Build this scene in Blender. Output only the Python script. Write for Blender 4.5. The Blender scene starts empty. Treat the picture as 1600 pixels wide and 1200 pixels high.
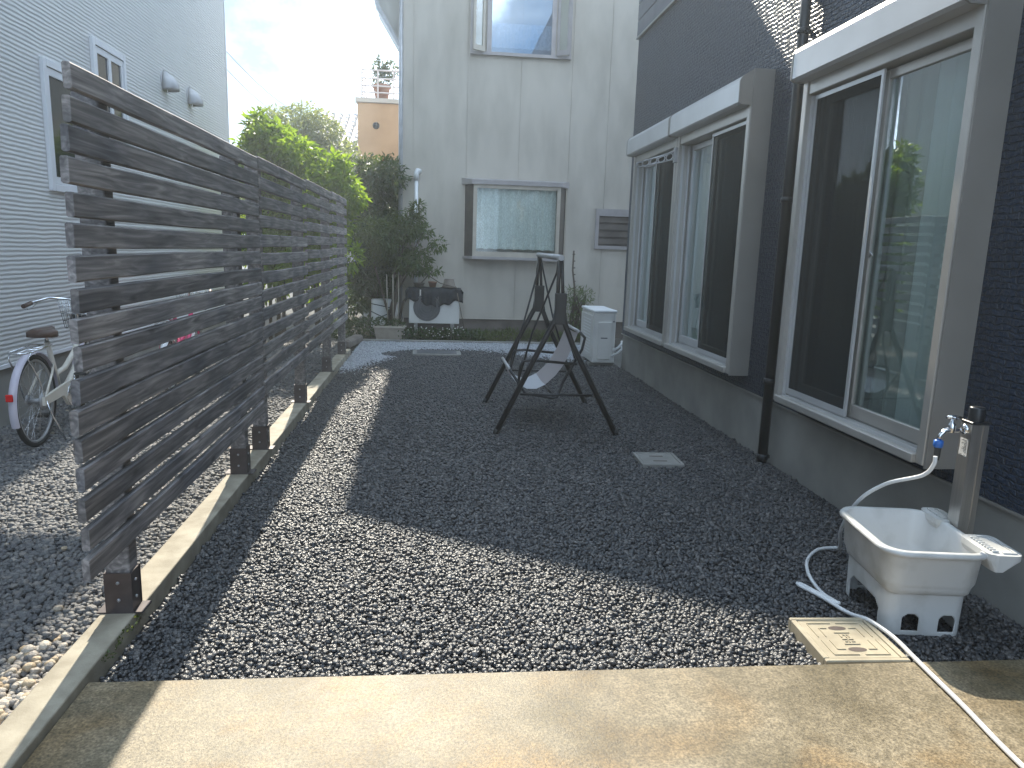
import bpy, math, random
import numpy as np
from mathutils import Vector, Matrix

scene = bpy.context.scene
COL = scene.collection
R = math.radians
random.seed(7)

# ------------------------------------------------------------------ camera
yaw, pitch, roll = R(6.42), R(10.44), R(1.81)
fwd = Vector((math.sin(yaw)*math.cos(pitch), math.cos(yaw)*math.cos(pitch), -math.sin(pitch)))
right = Vector((math.cos(yaw), -math.sin(yaw), 0))
up = right.cross(fwd)
r2 = right*math.cos(roll) + up*math.sin(roll)
u2 = -right*math.sin(roll) + up*math.cos(roll)
cam_data = bpy.data.cameras.new('camera')
cam = bpy.data.objects.new('camera', cam_data)
COL.objects.link(cam)
m = Matrix((r2, u2, -fwd)).transposed().to_4x4()
m.translation = Vector((0, 0, 1.5))
cam.matrix_world = m
cam_data.sensor_width = 36
cam_data.lens = 1137/1600*36
cam_data.clip_start = 0.05
cam_data.clip_end = 500
scene.camera = cam

# ------------------------------------------------------------------ light
SUN_AZ, SUN_EL = R(-5.5), R(39)
sd = Vector((math.sin(SUN_AZ)*math.cos(SUN_EL), math.cos(SUN_AZ)*math.cos(SUN_EL), math.sin(SUN_EL)))
sun_l = bpy.data.lights.new('sun', 'SUN')
sun_l.energy = 5.0
sun_l.angle = R(0.55)
sun_l.color = (1.0, 0.92, 0.77)
sun = bpy.data.objects.new('sun', sun_l)
COL.objects.link(sun)
sun.rotation_euler = (-sd).to_track_quat('-Z', 'Y').to_euler()
sun.location = sd*60

SKYLOC = (9.1, 8.2, .6)
world = bpy.data.worlds.new('World')
scene.world = world
world.use_nodes = True
wn, wl = world.node_tree.nodes, world.node_tree.links
wn.clear()
wo = wn.new('ShaderNodeOutputWorld')
bg = wn.new('ShaderNodeBackground')
sky = wn.new('ShaderNodeTexSky')
sky.sky_type = 'NISHITA'
sky.sun_disc = False
sky.sun_elevation = SUN_EL
sky.sun_rotation = SUN_AZ
sky.air_density = 1.0
sky.dust_density = 1.2
tc = wn.new('ShaderNodeTexCoord')
mp = wn.new('ShaderNodeMapping'); mp.inputs['Scale'].default_value = (1, 1, 1.9); mp.inputs['Location'].default_value = SKYLOC
nz = wn.new('ShaderNodeTexNoise'); nz.inputs['Scale'].default_value = 2.6; nz.inputs['Detail'].default_value = 7; nz.inputs['Roughness'].default_value = 0.58
nz.inputs['Distortion'].default_value = 0.3
cr = wn.new('ShaderNodeValToRGB')
e_ = cr.color_ramp.elements
e_[0].position = 0.41; e_[0].color = (1.3/29, 2.5/29, 4.2/29, 1)        # blue gaps
e_[1].position = 0.64; e_[1].color = (.68, .83, 1.0, 1)                 # bright cloud
q_ = e_.new(0.52); q_.color = (4.6/29, 5.9/29, 7.4/29, 1)
mul = wn.new('ShaderNodeVectorMath'); mul.operation = 'SCALE'; mul.inputs['Scale'].default_value = 29.0
mix = wn.new('ShaderNodeMix'); mix.data_type = 'RGBA'; mix.inputs['Factor'].default_value = .93
wl.new(tc.outputs['Generated'], mp.inputs['Vector'])
wl.new(mp.outputs['Vector'], nz.inputs['Vector'])
wl.new(nz.outputs['Fac'], cr.inputs['Fac'])
wl.new(cr.outputs['Color'], mul.inputs[0])
wl.new(sky.outputs['Color'], mix.inputs[6])
wl.new(mul.outputs[0], mix.inputs[7])
wl.new(mix.outputs[2], bg.inputs['Color'])
bg.inputs['Strength'].default_value = 0.125
wl.new(bg.outputs[0], wo.inputs['Surface'])

scene.view_settings.view_transform = 'Standard'
scene.view_settings.look = 'None'
scene.view_settings.exposure = 0.95
scene.view_settings.gamma = 1
scene.view_settings.use_curve_mapping = False
scene.cycles.max_bounces = 8
scene.cycles.transparent_max_bounces = 12

# ------------------------------------------------------------------ helpers
class MB:
    """collects verts and faces, then links them as one mesh object"""
    def __init__(s):
        s.v = []; s.f = []; s.sm = []
    def add(s, vs, fs, smooth=False):
        o = len(s.v)
        s.v += [tuple(p) for p in vs]
        s.f += [tuple(i+o for i in f) for f in fs]
        s.sm += [smooth]*len(fs)
        return s
    def box(s, x0, x1, y0, y1, z0, z1, b=0.0):
        if b <= 0:
            vs = [(x, y, z) for x in (x0, x1) for y in (y0, y1) for z in (z0, z1)]
            return s.add(vs, [(0,1,3,2),(4,6,7,5),(0,4,5,1),(2,3,7,6),(0,2,6,4),(1,5,7,3)])
        # chamfered box: 24 verts
        b = min(b, (x1-x0)*.45, (y1-y0)*.45, (z1-z0)*.45)
        lo, hi = (x0, y0, z0), (x1, y1, z1)
        vs = []; idx = {}
        for sx in (0, 1):
            for sy in (0, 1):
                for sz in (0, 1):
                    c = [(lo, hi)[k][i] for i, k in enumerate((sx, sy, sz))]
                    ins = [b if k == 0 else -b for k in (sx, sy, sz)]
                    for ax in range(3):
                        p = [c[i] + (0 if i == ax else ins[i]) for i in range(3)]
                        idx[(sx, sy, sz, ax)] = len(vs); vs.append(p)
        fs = []
        for ax in range(3):
            for d in (0, 1):
                q = []
                for a, c in ((0,0),(1,0),(1,1),(0,1)):
                    k = [0,0,0]; k[ax] = d; k[(ax+1)%3] = a; k[(ax+2)%3] = c
                    q.append(idx[(*k, ax)])
                fs.append(q if d else q[::-1])
        for ax in range(3):
            a1, a2 = (ax+1)%3, (ax+2)%3
            for d1 in (0, 1):
                for d2 in (0, 1):
                    k0 = [0,0,0]; k0[a1] = d1; k0[a2] = d2
                    k1 = list(k0); k1[ax] = 1
                    q = [idx[(*k0, a1)], idx[(*k1, a1)], idx[(*k1, a2)], idx[(*k0, a2)]]
                    fs.append(q if (d1 == d2) else q[::-1])
        for sx in (0, 1):
            for sy in (0, 1):
                for sz in (0, 1):
                    q = [idx[(sx, sy, sz, a)] for a in range(3)]
                    fs.append(q if (sx+sy+sz) % 2 else q[::-1])
        return s.add(vs, fs)
    def tube(s, pts, r, n=8, caps=True, closed=False):
        pts = [Vector(p) for p in pts]
        rs = r if isinstance(r, (list, tuple)) else [r]*len(pts)
        m_ = len(pts)
        vs = []; nrm = None
        for i, p in enumerate(pts):
            if closed: t = (pts[(i+1) % m_] - pts[i-1]).normalized()
            else: t = (pts[min(i+1, m_-1)] - pts[max(i-1, 0)]).normalized()
            if nrm is None:
                a = Vector((0, 0, 1)) if abs(t.z) < .9 else Vector((1, 0, 0))
                nrm = t.cross(a).normalized()
            else:
                nrm = (nrm - t*nrm.dot(t)).normalized()
            bn = t.cross(nrm)
            for k in range(n):
                a = 2*math.pi*k/n
                vs.append(p + (nrm*math.cos(a) + bn*math.sin(a))*rs[i])
        fs = []
        for i in range(m_ if closed else m_-1):
            j = (i+1) % m_
            for k in range(n):
                k2 = (k+1) % n
                fs.append((i*n+k, i*n+k2, j*n+k2, j*n+k))
        s.add(vs, fs, True)
        if caps and not closed:
            o = len(s.v) - len(vs)
            s.f.append(tuple(o+k for k in range(n))[::-1]); s.sm.append(False)
            s.f.append(tuple(o+(m_-1)*n+k for k in range(n))); s.sm.append(False)
        return s
    def prism(s, poly, axis, a0, a1):
        """extrude a 2d polygon along an axis (0,1,2)"""
        n = len(poly)
        def P(u, v, a):
            return [(a, u, v), (u, a, v), (u, v, a)][axis]
        vs = [P(u, v, a0) for u, v in poly] + [P(u, v, a1) for u, v in poly]
        fs = [tuple(range(n))[::-1], tuple(range(n, 2*n))]
        fs += [(i, (i+1) % n, n+(i+1) % n, n+i) for i in range(n)]
        return s.add(vs, fs)
    def lathe(s, prof, c=(0,0,0), n=24, axis=2):
        vs = []
        for r_, h in prof:
            for k in range(n):
                a = 2*math.pi*k/n
                p = [(h, r_*math.cos(a), r_*math.sin(a)), (r_*math.cos(a), h, r_*math.sin(a)), (r_*math.cos(a), r_*math.sin(a), h)][axis]
                vs.append((p[0]+c[0], p[1]+c[1], p[2]+c[2]))
        fs = [(i*n+k, i*n+(k+1) % n, (i+1)*n+(k+1) % n, (i+1)*n+k) for i in range(len(prof)-1) for k in range(n)]
        return s.add(vs, fs, True)
    def xf(s, M):
        s.v = [tuple(M @ Vector(p)) for p in s.v]; return s
    def build(s, name, mat_, parent=None, loc=None, recalc=True):
        me = bpy.data.meshes.new(name)
        me.from_pydata(s.v, [], s.f)
        me.polygons.foreach_set('use_smooth', s.sm)
        me.update()
        if recalc:
            import bmesh
            bm = bmesh.new(); bm.from_mesh(me)
            bmesh.ops.recalc_face_normals(bm, faces=bm.faces)
            bm.to_mesh(me); bm.free()
        if mat_: me.materials.append(mat_)
        o = bpy.data.objects.new(name, me)
        COL.objects.link(o)
        if parent: o.parent = parent
        if loc: o.location = loc
        return o

def tag(o, label=None, cat=None, group=None, kind=None):
    if label: o['label'] = label
    if cat: o['category'] = cat
    if group: o['group'] = group
    if kind: o['kind'] = kind
    return o

def thing(name, label, cat, loc=(0,0,0), rz=0, group=None):
    o = bpy.data.objects.new(name, None)
    COL.objects.link(o)
    o.empty_display_size = .1
    o.location = loc; o.rotation_euler = (0, 0, rz)
    return tag(o, label, cat, group)

# ------------------------------------------------------------------ materials
def mat(name, c1, c2=None, rough=.6, metal=0, scale=8, bump=0, bscale=60, stretch=(1,1,1), spec=.5, rand=0, ramp=(.35,.65), bdist=.002, detail=6):
    m_ = bpy.data.materials.new(name); m_.use_nodes = True
    n, l = m_.node_tree.nodes, m_.node_tree.links
    p = n['Principled BSDF']
    p.inputs['Roughness'].default_value = rough
    p.inputs['Metallic'].default_value = metal
    p.inputs['Specular IOR Level'].default_value = spec
    p.inputs['Base Color'].default_value = (*c1, 1)
    t = n.new('ShaderNodeTexCoord'); mp_ = n.new('ShaderNodeMapping')
    mp_.inputs['Scale'].default_value = stretch
    l.new(t.outputs['Object'], mp_.inputs['Vector'])
    if c2:
        z = n.new('ShaderNodeTexNoise'); z.inputs['Scale'].default_value = scale; z.inputs['Detail'].default_value = detail
        l.new(mp_.outputs[0], z.inputs['Vector'])
        r_ = n.new('ShaderNodeValToRGB')
        r_.color_ramp.elements[0].position = ramp[0]; r_.color_ramp.elements[0].color = (*c1, 1)
        r_.color_ramp.elements[1].position = ramp[1]; r_.color_ramp.elements[1].color = (*c2, 1)
        l.new(z.outputs['Fac'], r_.inputs['Fac'])
        out = r_.outputs['Color']
        if rand:
            oi = n.new('ShaderNodeObjectInfo'); mr = n.new('ShaderNodeMapRange')
            mr.inputs['To Min'].default_value = 1-rand; mr.inputs['To Max'].default_value = 1+rand
            l.new(oi.outputs['Random'], mr.inputs['Value'])
            vm = n.new('ShaderNodeVectorMath'); vm.operation = 'SCALE'
            l.new(out, vm.inputs[0]); l.new(mr.outputs[0], vm.inputs['Scale'])
            ad = n.new('ShaderNodeVectorMath'); ad.operation = 'SCALE'; ad.inputs['Scale'].default_value = 31.7
            out = vm.outputs[0]
        l.new(out, p.inputs['Base Color'])
    if bump:
        z2 = n.new('ShaderNodeTexNoise'); z2.inputs['Scale'].default_value = bscale; z2.inputs['Detail'].default_value = 4
        l.new(mp_.outputs[0], z2.inputs['Vector'])
        b = n.new('ShaderNodeBump'); b.inputs['Strength'].default_value = bump; b.inputs['Distance'].default_value = bdist
        l.new(z2.outputs['Fac'], b.inputs['Height']); l.new(b.outputs[0], p.inputs['Normal'])
    return m_

FLARE_VEIL = .0048  # density of the added volume that imitates lens flare
M = {}
M['concrete'] = mat('concrete', (.30,.27,.21), (.46,.42,.34), .75, scale=5, bump=.6, bscale=180, bdist=.002)
M['curb'] = mat('curb_concrete', (.27,.235,.175), (.40,.355,.275), .8, scale=9, bump=.6, bscale=120)
M['foundation'] = mat('foundation_mortar', (.22,.215,.20), (.30,.29,.265), .85, scale=2.5, bump=.5, bscale=150)
M['found_back'] = mat('foundation_brown', (.13,.11,.095), (.20,.17,.15), .9, scale=3, bump=.5, bscale=100)
M['soil'] = mat('soil', (.05,.045,.035), (.10,.085,.065), .95, scale=9, bump=1, bscale=60, bdist=.02)
M['earth'] = mat('earth', (.06,.06,.055), (.09,.088,.08), .95, scale=3)
M['under'] = mat('gravel_bed', (.02,.021,.024), (.035,.036,.04), .95, scale=50)
M['alu'] = mat('frame_champagne_metal', (.40,.38,.35), (.46,.435,.40), .35, .35, scale=3)
M['alu_dark'] = mat('frame_side_metal', (.29,.275,.25), (.33,.31,.285), .4, .3, scale=3)
M['alu_pale'] = mat('frame_pale_metal', (.50,.50,.50), (.56,.56,.56), .35, .3, scale=3)
M['white_frame'] = mat('white_frame', (.72,.73,.76), (.78,.79,.82), .4, scale=3)
M['black'] = mat('black_metal', (.012,.013,.016), (.022,.023,.027), .38, .2, scale=10)
M['blackpipe'] = mat('black_pipe', (.014,.016,.02), (.022,.025,.03), .3, scale=3)
M['brown_metal'] = mat('brown_bracket', (.055,.045,.048), (.085,.07,.07), .4, .4, scale=12)
M['steel'] = mat('stainless', (.52,.49,.45), (.60,.57,.53), .28, .9, scale=3, stretch=(30,30,1))
M['chrome'] = mat('chrome', (.75,.76,.78), None, .1, 1)
M['greymetal'] = mat('grey_metal', (.36,.36,.37), (.44,.44,.45), .4, .5, scale=8)
M['tub'] = mat('white_tub_plastic', (.40,.40,.38), (.56,.56,.55), .45, scale=6, ramp=(.3,.5), bump=.15, bscale=40)
M['acwhite'] = mat('unit_white', (.60,.59,.56), (.68,.67,.64), .5, scale=3)
M['grille'] = mat('dark_grille', (.08,.085,.09), (.12,.12,.13), .5, scale=5)
M['white'] = mat('white_plastic', (.72,.73,.74), (.8,.8,.8), .4, scale=5)
M['hose'] = mat('hose_white', (.62,.63,.64), (.72,.72,.72), .35, scale=10)
M['blue'] = mat('blue_plastic', (.02,.12,.42), (.03,.15,.5), .35, scale=5)
M['rubber'] = mat('rubber', (.02,.02,.02), (.03,.03,.03), .7, scale=20)
M['bike_cream'] = mat('bike_cream', (.62,.58,.50), (.68,.64,.57), .3, scale=5)
M['bike_lilac'] = mat('bike_lilac', (.50,.47,.55), (.56,.53,.6), .3, scale=5)
M['brown_leather'] = mat('brown_leather', (.07,.04,.03), (.10,.06,.045), .5, scale=15)
M['red'] = mat('red_reflector', (.6,.02,.02), None, .2)
M['pink'] = mat('pink_paint', (.75,.03,.16), (.8,.05,.2), .3, scale=5)
M['darkcloth'] = mat('dark_cloth', (.018,.02,.025), (.03,.032,.038), .9, scale=20, bump=.4, bscale=60)
M['terracotta'] = mat('terracotta', (.28,.13,.08), (.34,.17,.11), .8, scale=10)
M['planter'] = mat('planter_beige', (.36,.31,.26), (.42,.37,.31), .7, scale=10)
M['pot_grey'] = mat('pot_grey_brown', (.16,.13,.11), (.2,.17,.14), .8, scale=10)
M['bark'] = mat('bark', (.09,.07,.055), (.15,.12,.09), .9, scale=12, stretch=(1,1,.3), bump=.6, bscale=40)
M['orange'] = mat('orange_render', (.44,.27,.15), (.50,.31,.175), .85, scale=2, bump=.2, bscale=60)
M['orange_trim'] = mat('parapet_trim', (.42,.38,.34), (.5,.45,.4), .7, scale=3)
M['rail'] = mat('balcony_rail', (.55,.47,.45), (.62,.54,.52), .6, scale=4)
M['bronze'] = mat('bronze_frame', (.10,.085,.075), (.15,.13,.115), .5, .3, scale=4)
M['beige_frame'] = mat('beige_frame', (.48,.43,.36), (.56,.51,.43), .5, .1, scale=6)
M['mauve_frame'] = mat('mauve_frame', (.36,.33,.33), (.42,.39,.39), .5, .1, scale=6)
M['roofdark'] = mat('roof_dark', (.10,.10,.11), (.14,.14,.15), .7, scale=5)
M['tile'] = mat('roof_tile', (.34,.30,.28), (.46,.42,.40), .6, scale=10)
M['soffit'] = mat('soffit', (.55,.54,.5), (.6,.59,.55), .8, scale=2)
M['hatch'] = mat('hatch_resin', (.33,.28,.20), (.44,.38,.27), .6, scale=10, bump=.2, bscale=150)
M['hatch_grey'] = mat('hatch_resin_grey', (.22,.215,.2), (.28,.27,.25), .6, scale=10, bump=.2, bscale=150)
M['darkhole'] = mat('dark_recess', (.10,.075,.065), None, .8)
M['room'] = mat('room_wall', (.12,.12,.12), (.16,.16,.155), .9, scale=1)
M['roomfloor'] = mat('room_floor', (.14,.10,.07), (.2,.14,.1), .5, scale=4, stretch=(8,1,1))
M['sticker'] = mat('sticker', (.62,.60,.56), None, .6)
M['ink'] = mat('ink', (.03,.03,.03), None, .6)
M['moss'] = mat('moss', (.10,.10,.02), (.2,.19,.05), .9, scale=30)

def curtain_mat(name, c, tr):
    m_ = bpy.data.materials.new(name); m_.use_nodes = True
    n, l = m_.node_tree.nodes, m_.node_tree.links
    n.clear()
    o = n.new('ShaderNodeOutputMaterial'); d = n.new('ShaderNodeBsdfDiffuse'); t = n.new('ShaderNodeBsdfTranslucent'); a = n.new('ShaderNodeMixShader')
    d.inputs[0].default_value = (*c, 1); t.inputs[0].default_value = (*c, 1); a.inputs[0].default_value = tr
    l.new(d.outputs[0], a.inputs[1]); l.new(t.outputs[0], a.inputs[2]); l.new(a.outputs[0], o.inputs[0])
    return m_
M['curtain'] = curtain_mat('curtain_white', (.80,.82,.84), .25)
M['curtain_grey'] = curtain_mat('curtain_grey', (.50,.50,.48), .2)
M['sling'] = curtain_mat('sling_mesh', (.50,.46,.46), .35)
M['sling_pale'] = curtain_mat('sling_white', (.66,.67,.70), .3)

def lace_mat():
    m_ = bpy.data.materials.new('lace'); m_.use_nodes = True
    n, l = m_.node_tree.nodes, m_.node_tree.links
    p = n['Principled BSDF']; p.inputs['Roughness'].default_value = .9
    t = n.new('ShaderNodeTexCoord'); w = n.new('ShaderNodeTexNoise'); w.inputs['Scale'].default_value = 60; w.inputs['Detail'].default_value = 3
    mp_ = n.new('ShaderNodeMapping'); mp_.inputs['Scale'].default_value = (1, 1, .5)
    l.new(t.outputs['Object'], mp_.inputs[0]); l.new(mp_.outputs[0], w.inputs['Vector'])
    r_ = n.new('ShaderNodeValToRGB'); r_.color_ramp.elements[0].position = .42; r_.color_ramp.elements[1].position = .6
    r_.color_ramp.elements[0].color = (.66,.68,.65,1); r_.color_ramp.elements[1].color = (.82,.84,.81,1)
    l.new(w.outputs['Fac'], r_.inputs[0]); l.new(r_.outputs[0], p.inputs['Base Color'])
    return m_
M['lace'] = lace_mat()

def glass_mat(name, ior=1.7, tint=(.78,.84,.82), base=0.0):
    m_ = bpy.data.materials.new(name); m_.use_nodes = True
    n, l = m_.node_tree.nodes, m_.node_tree.links
    n.clear()
    o = n.new('ShaderNodeOutputMaterial'); t = n.new('ShaderNodeBsdfTransparent'); g = n.new('ShaderNodeBsdfGlossy')
    lw_ = n.new('ShaderNodeLayerWeight'); lw_.inputs['Blend'].default_value = .5
    f = n.new('ShaderNodeMath'); f.operation = 'POWER'; f.inputs[1].default_value = 4.5
    l.new(lw_.outputs['Facing'], f.inputs[0])
    t.inputs[0].default_value = (*tint, 1); g.inputs['Roughness'].default_value = .005; g.inputs['Color'].default_value = (.95,.97,1,1)
    a = n.new('ShaderNodeMixShader')
    ad = n.new('ShaderNodeMath'); ad.operation = 'ADD'; ad.use_clamp = True; ad.inputs[1].default_value = base
    z = n.new('ShaderNodeTexNoise'); z.inputs['Scale'].default_value = 1.3
    tcx = n.new('ShaderNodeTexCoord'); l.new(tcx.outputs['Object'], z.inputs['Vector'])
    b = n.new('ShaderNodeBump'); b.inputs['Strength'].default_value = .05; b.inputs['Distance'].default_value = .02
    l.new(z.outputs['Fac'], b.inputs['Height']); l.new(b.outputs[0], g.inputs['Normal'])
    l.new(f.outputs[0], ad.inputs[0]); l.new(ad.outputs[0], a.inputs[0])
    l.new(t.outputs[0], a.inputs[1]); l.new(g.outputs[0], a.inputs[2]); l.new(a.outputs[0], o.inputs[0])
    return m_
M['glass'] = glass_mat('window_glass', 1.6, (.86,.92,.90), base=.13)
M['glass_back'] = glass_mat('back_glass', 1.22, (.92,.95,.94), .05)
M['glass_sky'] = glass_mat('upper_glass', 1.7, (.7,.8,.9), .25)

def screen_mat():
    m_ = bpy.data.materials.new('insect_screen'); m_.use_nodes = True
    n, l = m_.node_tree.nodes, m_.node_tree.links
    n.clear()
    o = n.new('ShaderNodeOutputMaterial'); t = n.new('ShaderNodeBsdfTransparent'); g = n.new('ShaderNodeBsdfDiffuse')
    g.inputs[0].default_value = (.03,.035,.038,1)
    a = n.new('ShaderNodeMixShader'); a.inputs[0].default_value = .55
    l.new(t.outputs[0], a.inputs[1]); l.new(g.outputs[0], a.inputs[2]); l.new(a.outputs[0], o.inputs[0])
    return m_
M['screen'] = screen_mat()

def leaf_mat(name, c1, c2, tr=.45):
    m_ = bpy.data.materials.new(name); m_.use_nodes = True
    n, l = m_.node_tree.nodes, m_.node_tree.links
    n.clear()
    o = n.new('ShaderNodeOutputMaterial'); d = n.new('ShaderNodeBsdfPrincipled'); t = n.new('ShaderNodeBsdfTranslucent')
    d.inputs['Roughness'].default_value = .4
    z = n.new('ShaderNodeTexNoise'); z.inputs['Scale'].default_value = 3.5; z.inputs['Detail'].default_value = 8; z.inputs['Roughness'].default_value = .8
    tc_ = n.new('ShaderNodeTexCoord'); l.new(tc_.outputs['Object'], z.inputs['Vector'])
    r_ = n.new('ShaderNodeValToRGB'); r_.color_ramp.elements[0].position = .38; r_.color_ramp.elements[1].position = .62
    r_.color_ramp.elements[0].color = (*c1, 1); r_.color_ramp.elements[1].color = (*c2, 1)
    l.new(z.outputs['Fac'], r_.inputs[0]); l.new(r_.outputs[0], d.inputs['Base Color'])
    s_ = n.new('ShaderNodeVectorMath'); s_.operation = 'MULTIPLY'; s_.inputs[1].default_value = (2.6, 2.3, .8)
    l.new(r_.outputs[0], s_.inputs[0]); l.new(s_.outputs[0], t.inputs[0])
    a = n.new('ShaderNodeMixShader'); a.inputs[0].default_value = tr
    l.new(d.outputs[0], a.inputs[1]); l.new(t.outputs[0], a.inputs[2]); l.new(a.outputs[0], o.inputs[0])
    return m_
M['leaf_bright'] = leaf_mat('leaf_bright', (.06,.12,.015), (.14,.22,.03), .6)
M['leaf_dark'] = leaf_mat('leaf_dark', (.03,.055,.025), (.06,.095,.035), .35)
M['leaf_grey'] = leaf_mat('leaf_grey', (.08,.11,.06), (.20,.24,.15), .4)
M['leaf_maple'] = leaf_mat('leaf_maple', (.05,.08,.03), (.09,.13,.05), .4)
M['grass'] = leaf_mat('grass_blades', (.05,.08,.03), (.10,.13,.05), .35)
M['flower'] = mat('flower_white', (.7,.7,.65), None, .8)

def wood_mat():
    m_ = bpy.data.materials.new('weathered_wood'); m_.use_nodes = True
    n, l = m_.node_tree.nodes, m_.node_tree.links
    p = n['Principled BSDF']; p.inputs['Roughness'].default_value = .75
    t = n.new('ShaderNodeTexCoord'); oi = n.new('ShaderNodeObjectInfo')
    off = n.new('ShaderNodeVectorMath'); off.operation = 'SCALE'; off.inputs['Scale'].default_value = 37
    cb = n.new('ShaderNodeCombineXYZ')
    for i in range(3): l.new(oi.outputs['Random'], cb.inputs[i])
    l.new(cb.outputs[0], off.inputs[0])
    add = n.new('ShaderNodeVectorMath'); add.operation = 'ADD'
    l.new(t.outputs['Object'], add.inputs[0]); l.new(off.outputs[0], add.inputs[1])
    mp_ = n.new('ShaderNodeMapping'); mp_.inputs['Scale'].default_value = (9, .7, 9)
    l.new(add.outputs[0], mp_.inputs[0])
    z = n.new('ShaderNodeTexNoise'); z.inputs['Scale'].default_value = 3.5; z.inputs['Detail'].default_value = 8; z.inputs['Distortion'].default_value = 1.2
    l.new(mp_.outputs[0], z.inputs['Vector'])
    w = n.new('ShaderNodeTexWave'); w.wave_type = 'BANDS'; w.bands_direction = 'Z'; w.inputs['Scale'].default_value = 1.4; w.inputs['Distortion'].default_value = 9; w.inputs['Detail'].default_value = 3; w.inputs['Detail Scale'].default_value = .8
    l.new(mp_.outputs[0], w.inputs['Vector'])
    r_ = n.new('ShaderNodeValToRGB')
    e = r_.color_ramp.elements; e[0].position = .25; e[0].color = (.085,.085,.088,1); e[1].position = .75; e[1].color = (.40,.39,.385,1)
    e2 = e.new(.5); e2.color = (.20,.198,.20,1)
    l.new(z.outputs['Fac'], r_.inputs[0])
    # darker wet patches
    v = n.new('ShaderNodeTexNoise'); v.inputs['Scale'].default_value = 2.2; v.inputs['Detail'].default_value = 2
    l.new(add.outputs[0], v.inputs['Vector'])
    r3 = n.new('ShaderNodeValToRGB'); r3.color_ramp.elements[0].position = .3; r3.color_ramp.elements[0].color = (.55,.55,.6,1); r3.color_ramp.elements[1].position = .6; r3.color_ramp.elements[1].color = (1.1,1.02,.98,1)
    l.new(v.outputs['Fac'], r3.inputs[0])
    mx = n.new('ShaderNodeMix'); mx.data_type = 'RGBA'; mx.blend_type = 'MULTIPLY'; mx.inputs['Factor'].default_value = 1
    l.new(r_.outputs[0], mx.inputs[6]); l.new(r3.outputs[0], mx.inputs[7])
    r4 = n.new('ShaderNodeMapRange'); r4.inputs['To Min'].default_value = .86; r4.inputs['To Max'].default_value = 1.08; r4.inputs['From Max'].default_value = .5
    l.new(w.outputs['Fac'], r4.inputs['Value'])
    mr = n.new('ShaderNodeMapRange'); mr.inputs['To Min'].default_value = .75; mr.inputs['To Max'].default_value = 1.25
    l.new(oi.outputs['Random'], mr.inputs['Value'])
    mm = n.new('ShaderNodeMath'); mm.operation = 'MULTIPLY'; l.new(r4.outputs[0], mm.inputs[0]); l.new(mr.outputs[0], mm.inputs[1])
    vs_ = n.new('ShaderNodeVectorMath'); vs_.operation = 'SCALE'
    l.new(mx.outputs[2], vs_.inputs[0]); l.new(mm.outputs[0], vs_.inputs['Scale'])
    # knots
    kn = n.new('ShaderNodeTexVoronoi'); kn.inputs['Scale'].default_value = 1
    km = n.new('ShaderNodeMapping'); km.inputs['Scale'].default_value = (1, 2.6, 8)
    l.new(add.outputs[0], km.inputs[0]); l.new(km.outputs[0], kn.inputs['Vector'])
    kr = n.new('ShaderNodeMapRange'); kr.inputs['From Min'].default_value = .05; kr.inputs['From Max'].default_value = .13; kr.inputs['To Min'].default_value = .42; kr.inputs['To Max'].default_value = 1
    l.new(kn.outputs['Distance'], kr.inputs['Value'])
    ks = n.new('ShaderNodeVectorMath'); ks.operation = 'SCALE'; l.new(vs_.outputs[0], ks.inputs[0]); l.new(kr.outputs[0], ks.inputs['Scale'])
    l.new(ks.outputs[0], p.inputs['Base Color'])
    b = n.new('ShaderNodeBump'); b.inputs['Strength'].default_value = .5; b.inputs['Distance'].default_value = .003
    l.new(z.outputs['Fac'], b.inputs['Height']); l.new(b.outputs[0], p.inputs['Normal'])
    return m_
M['wood'] = wood_mat()

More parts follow.
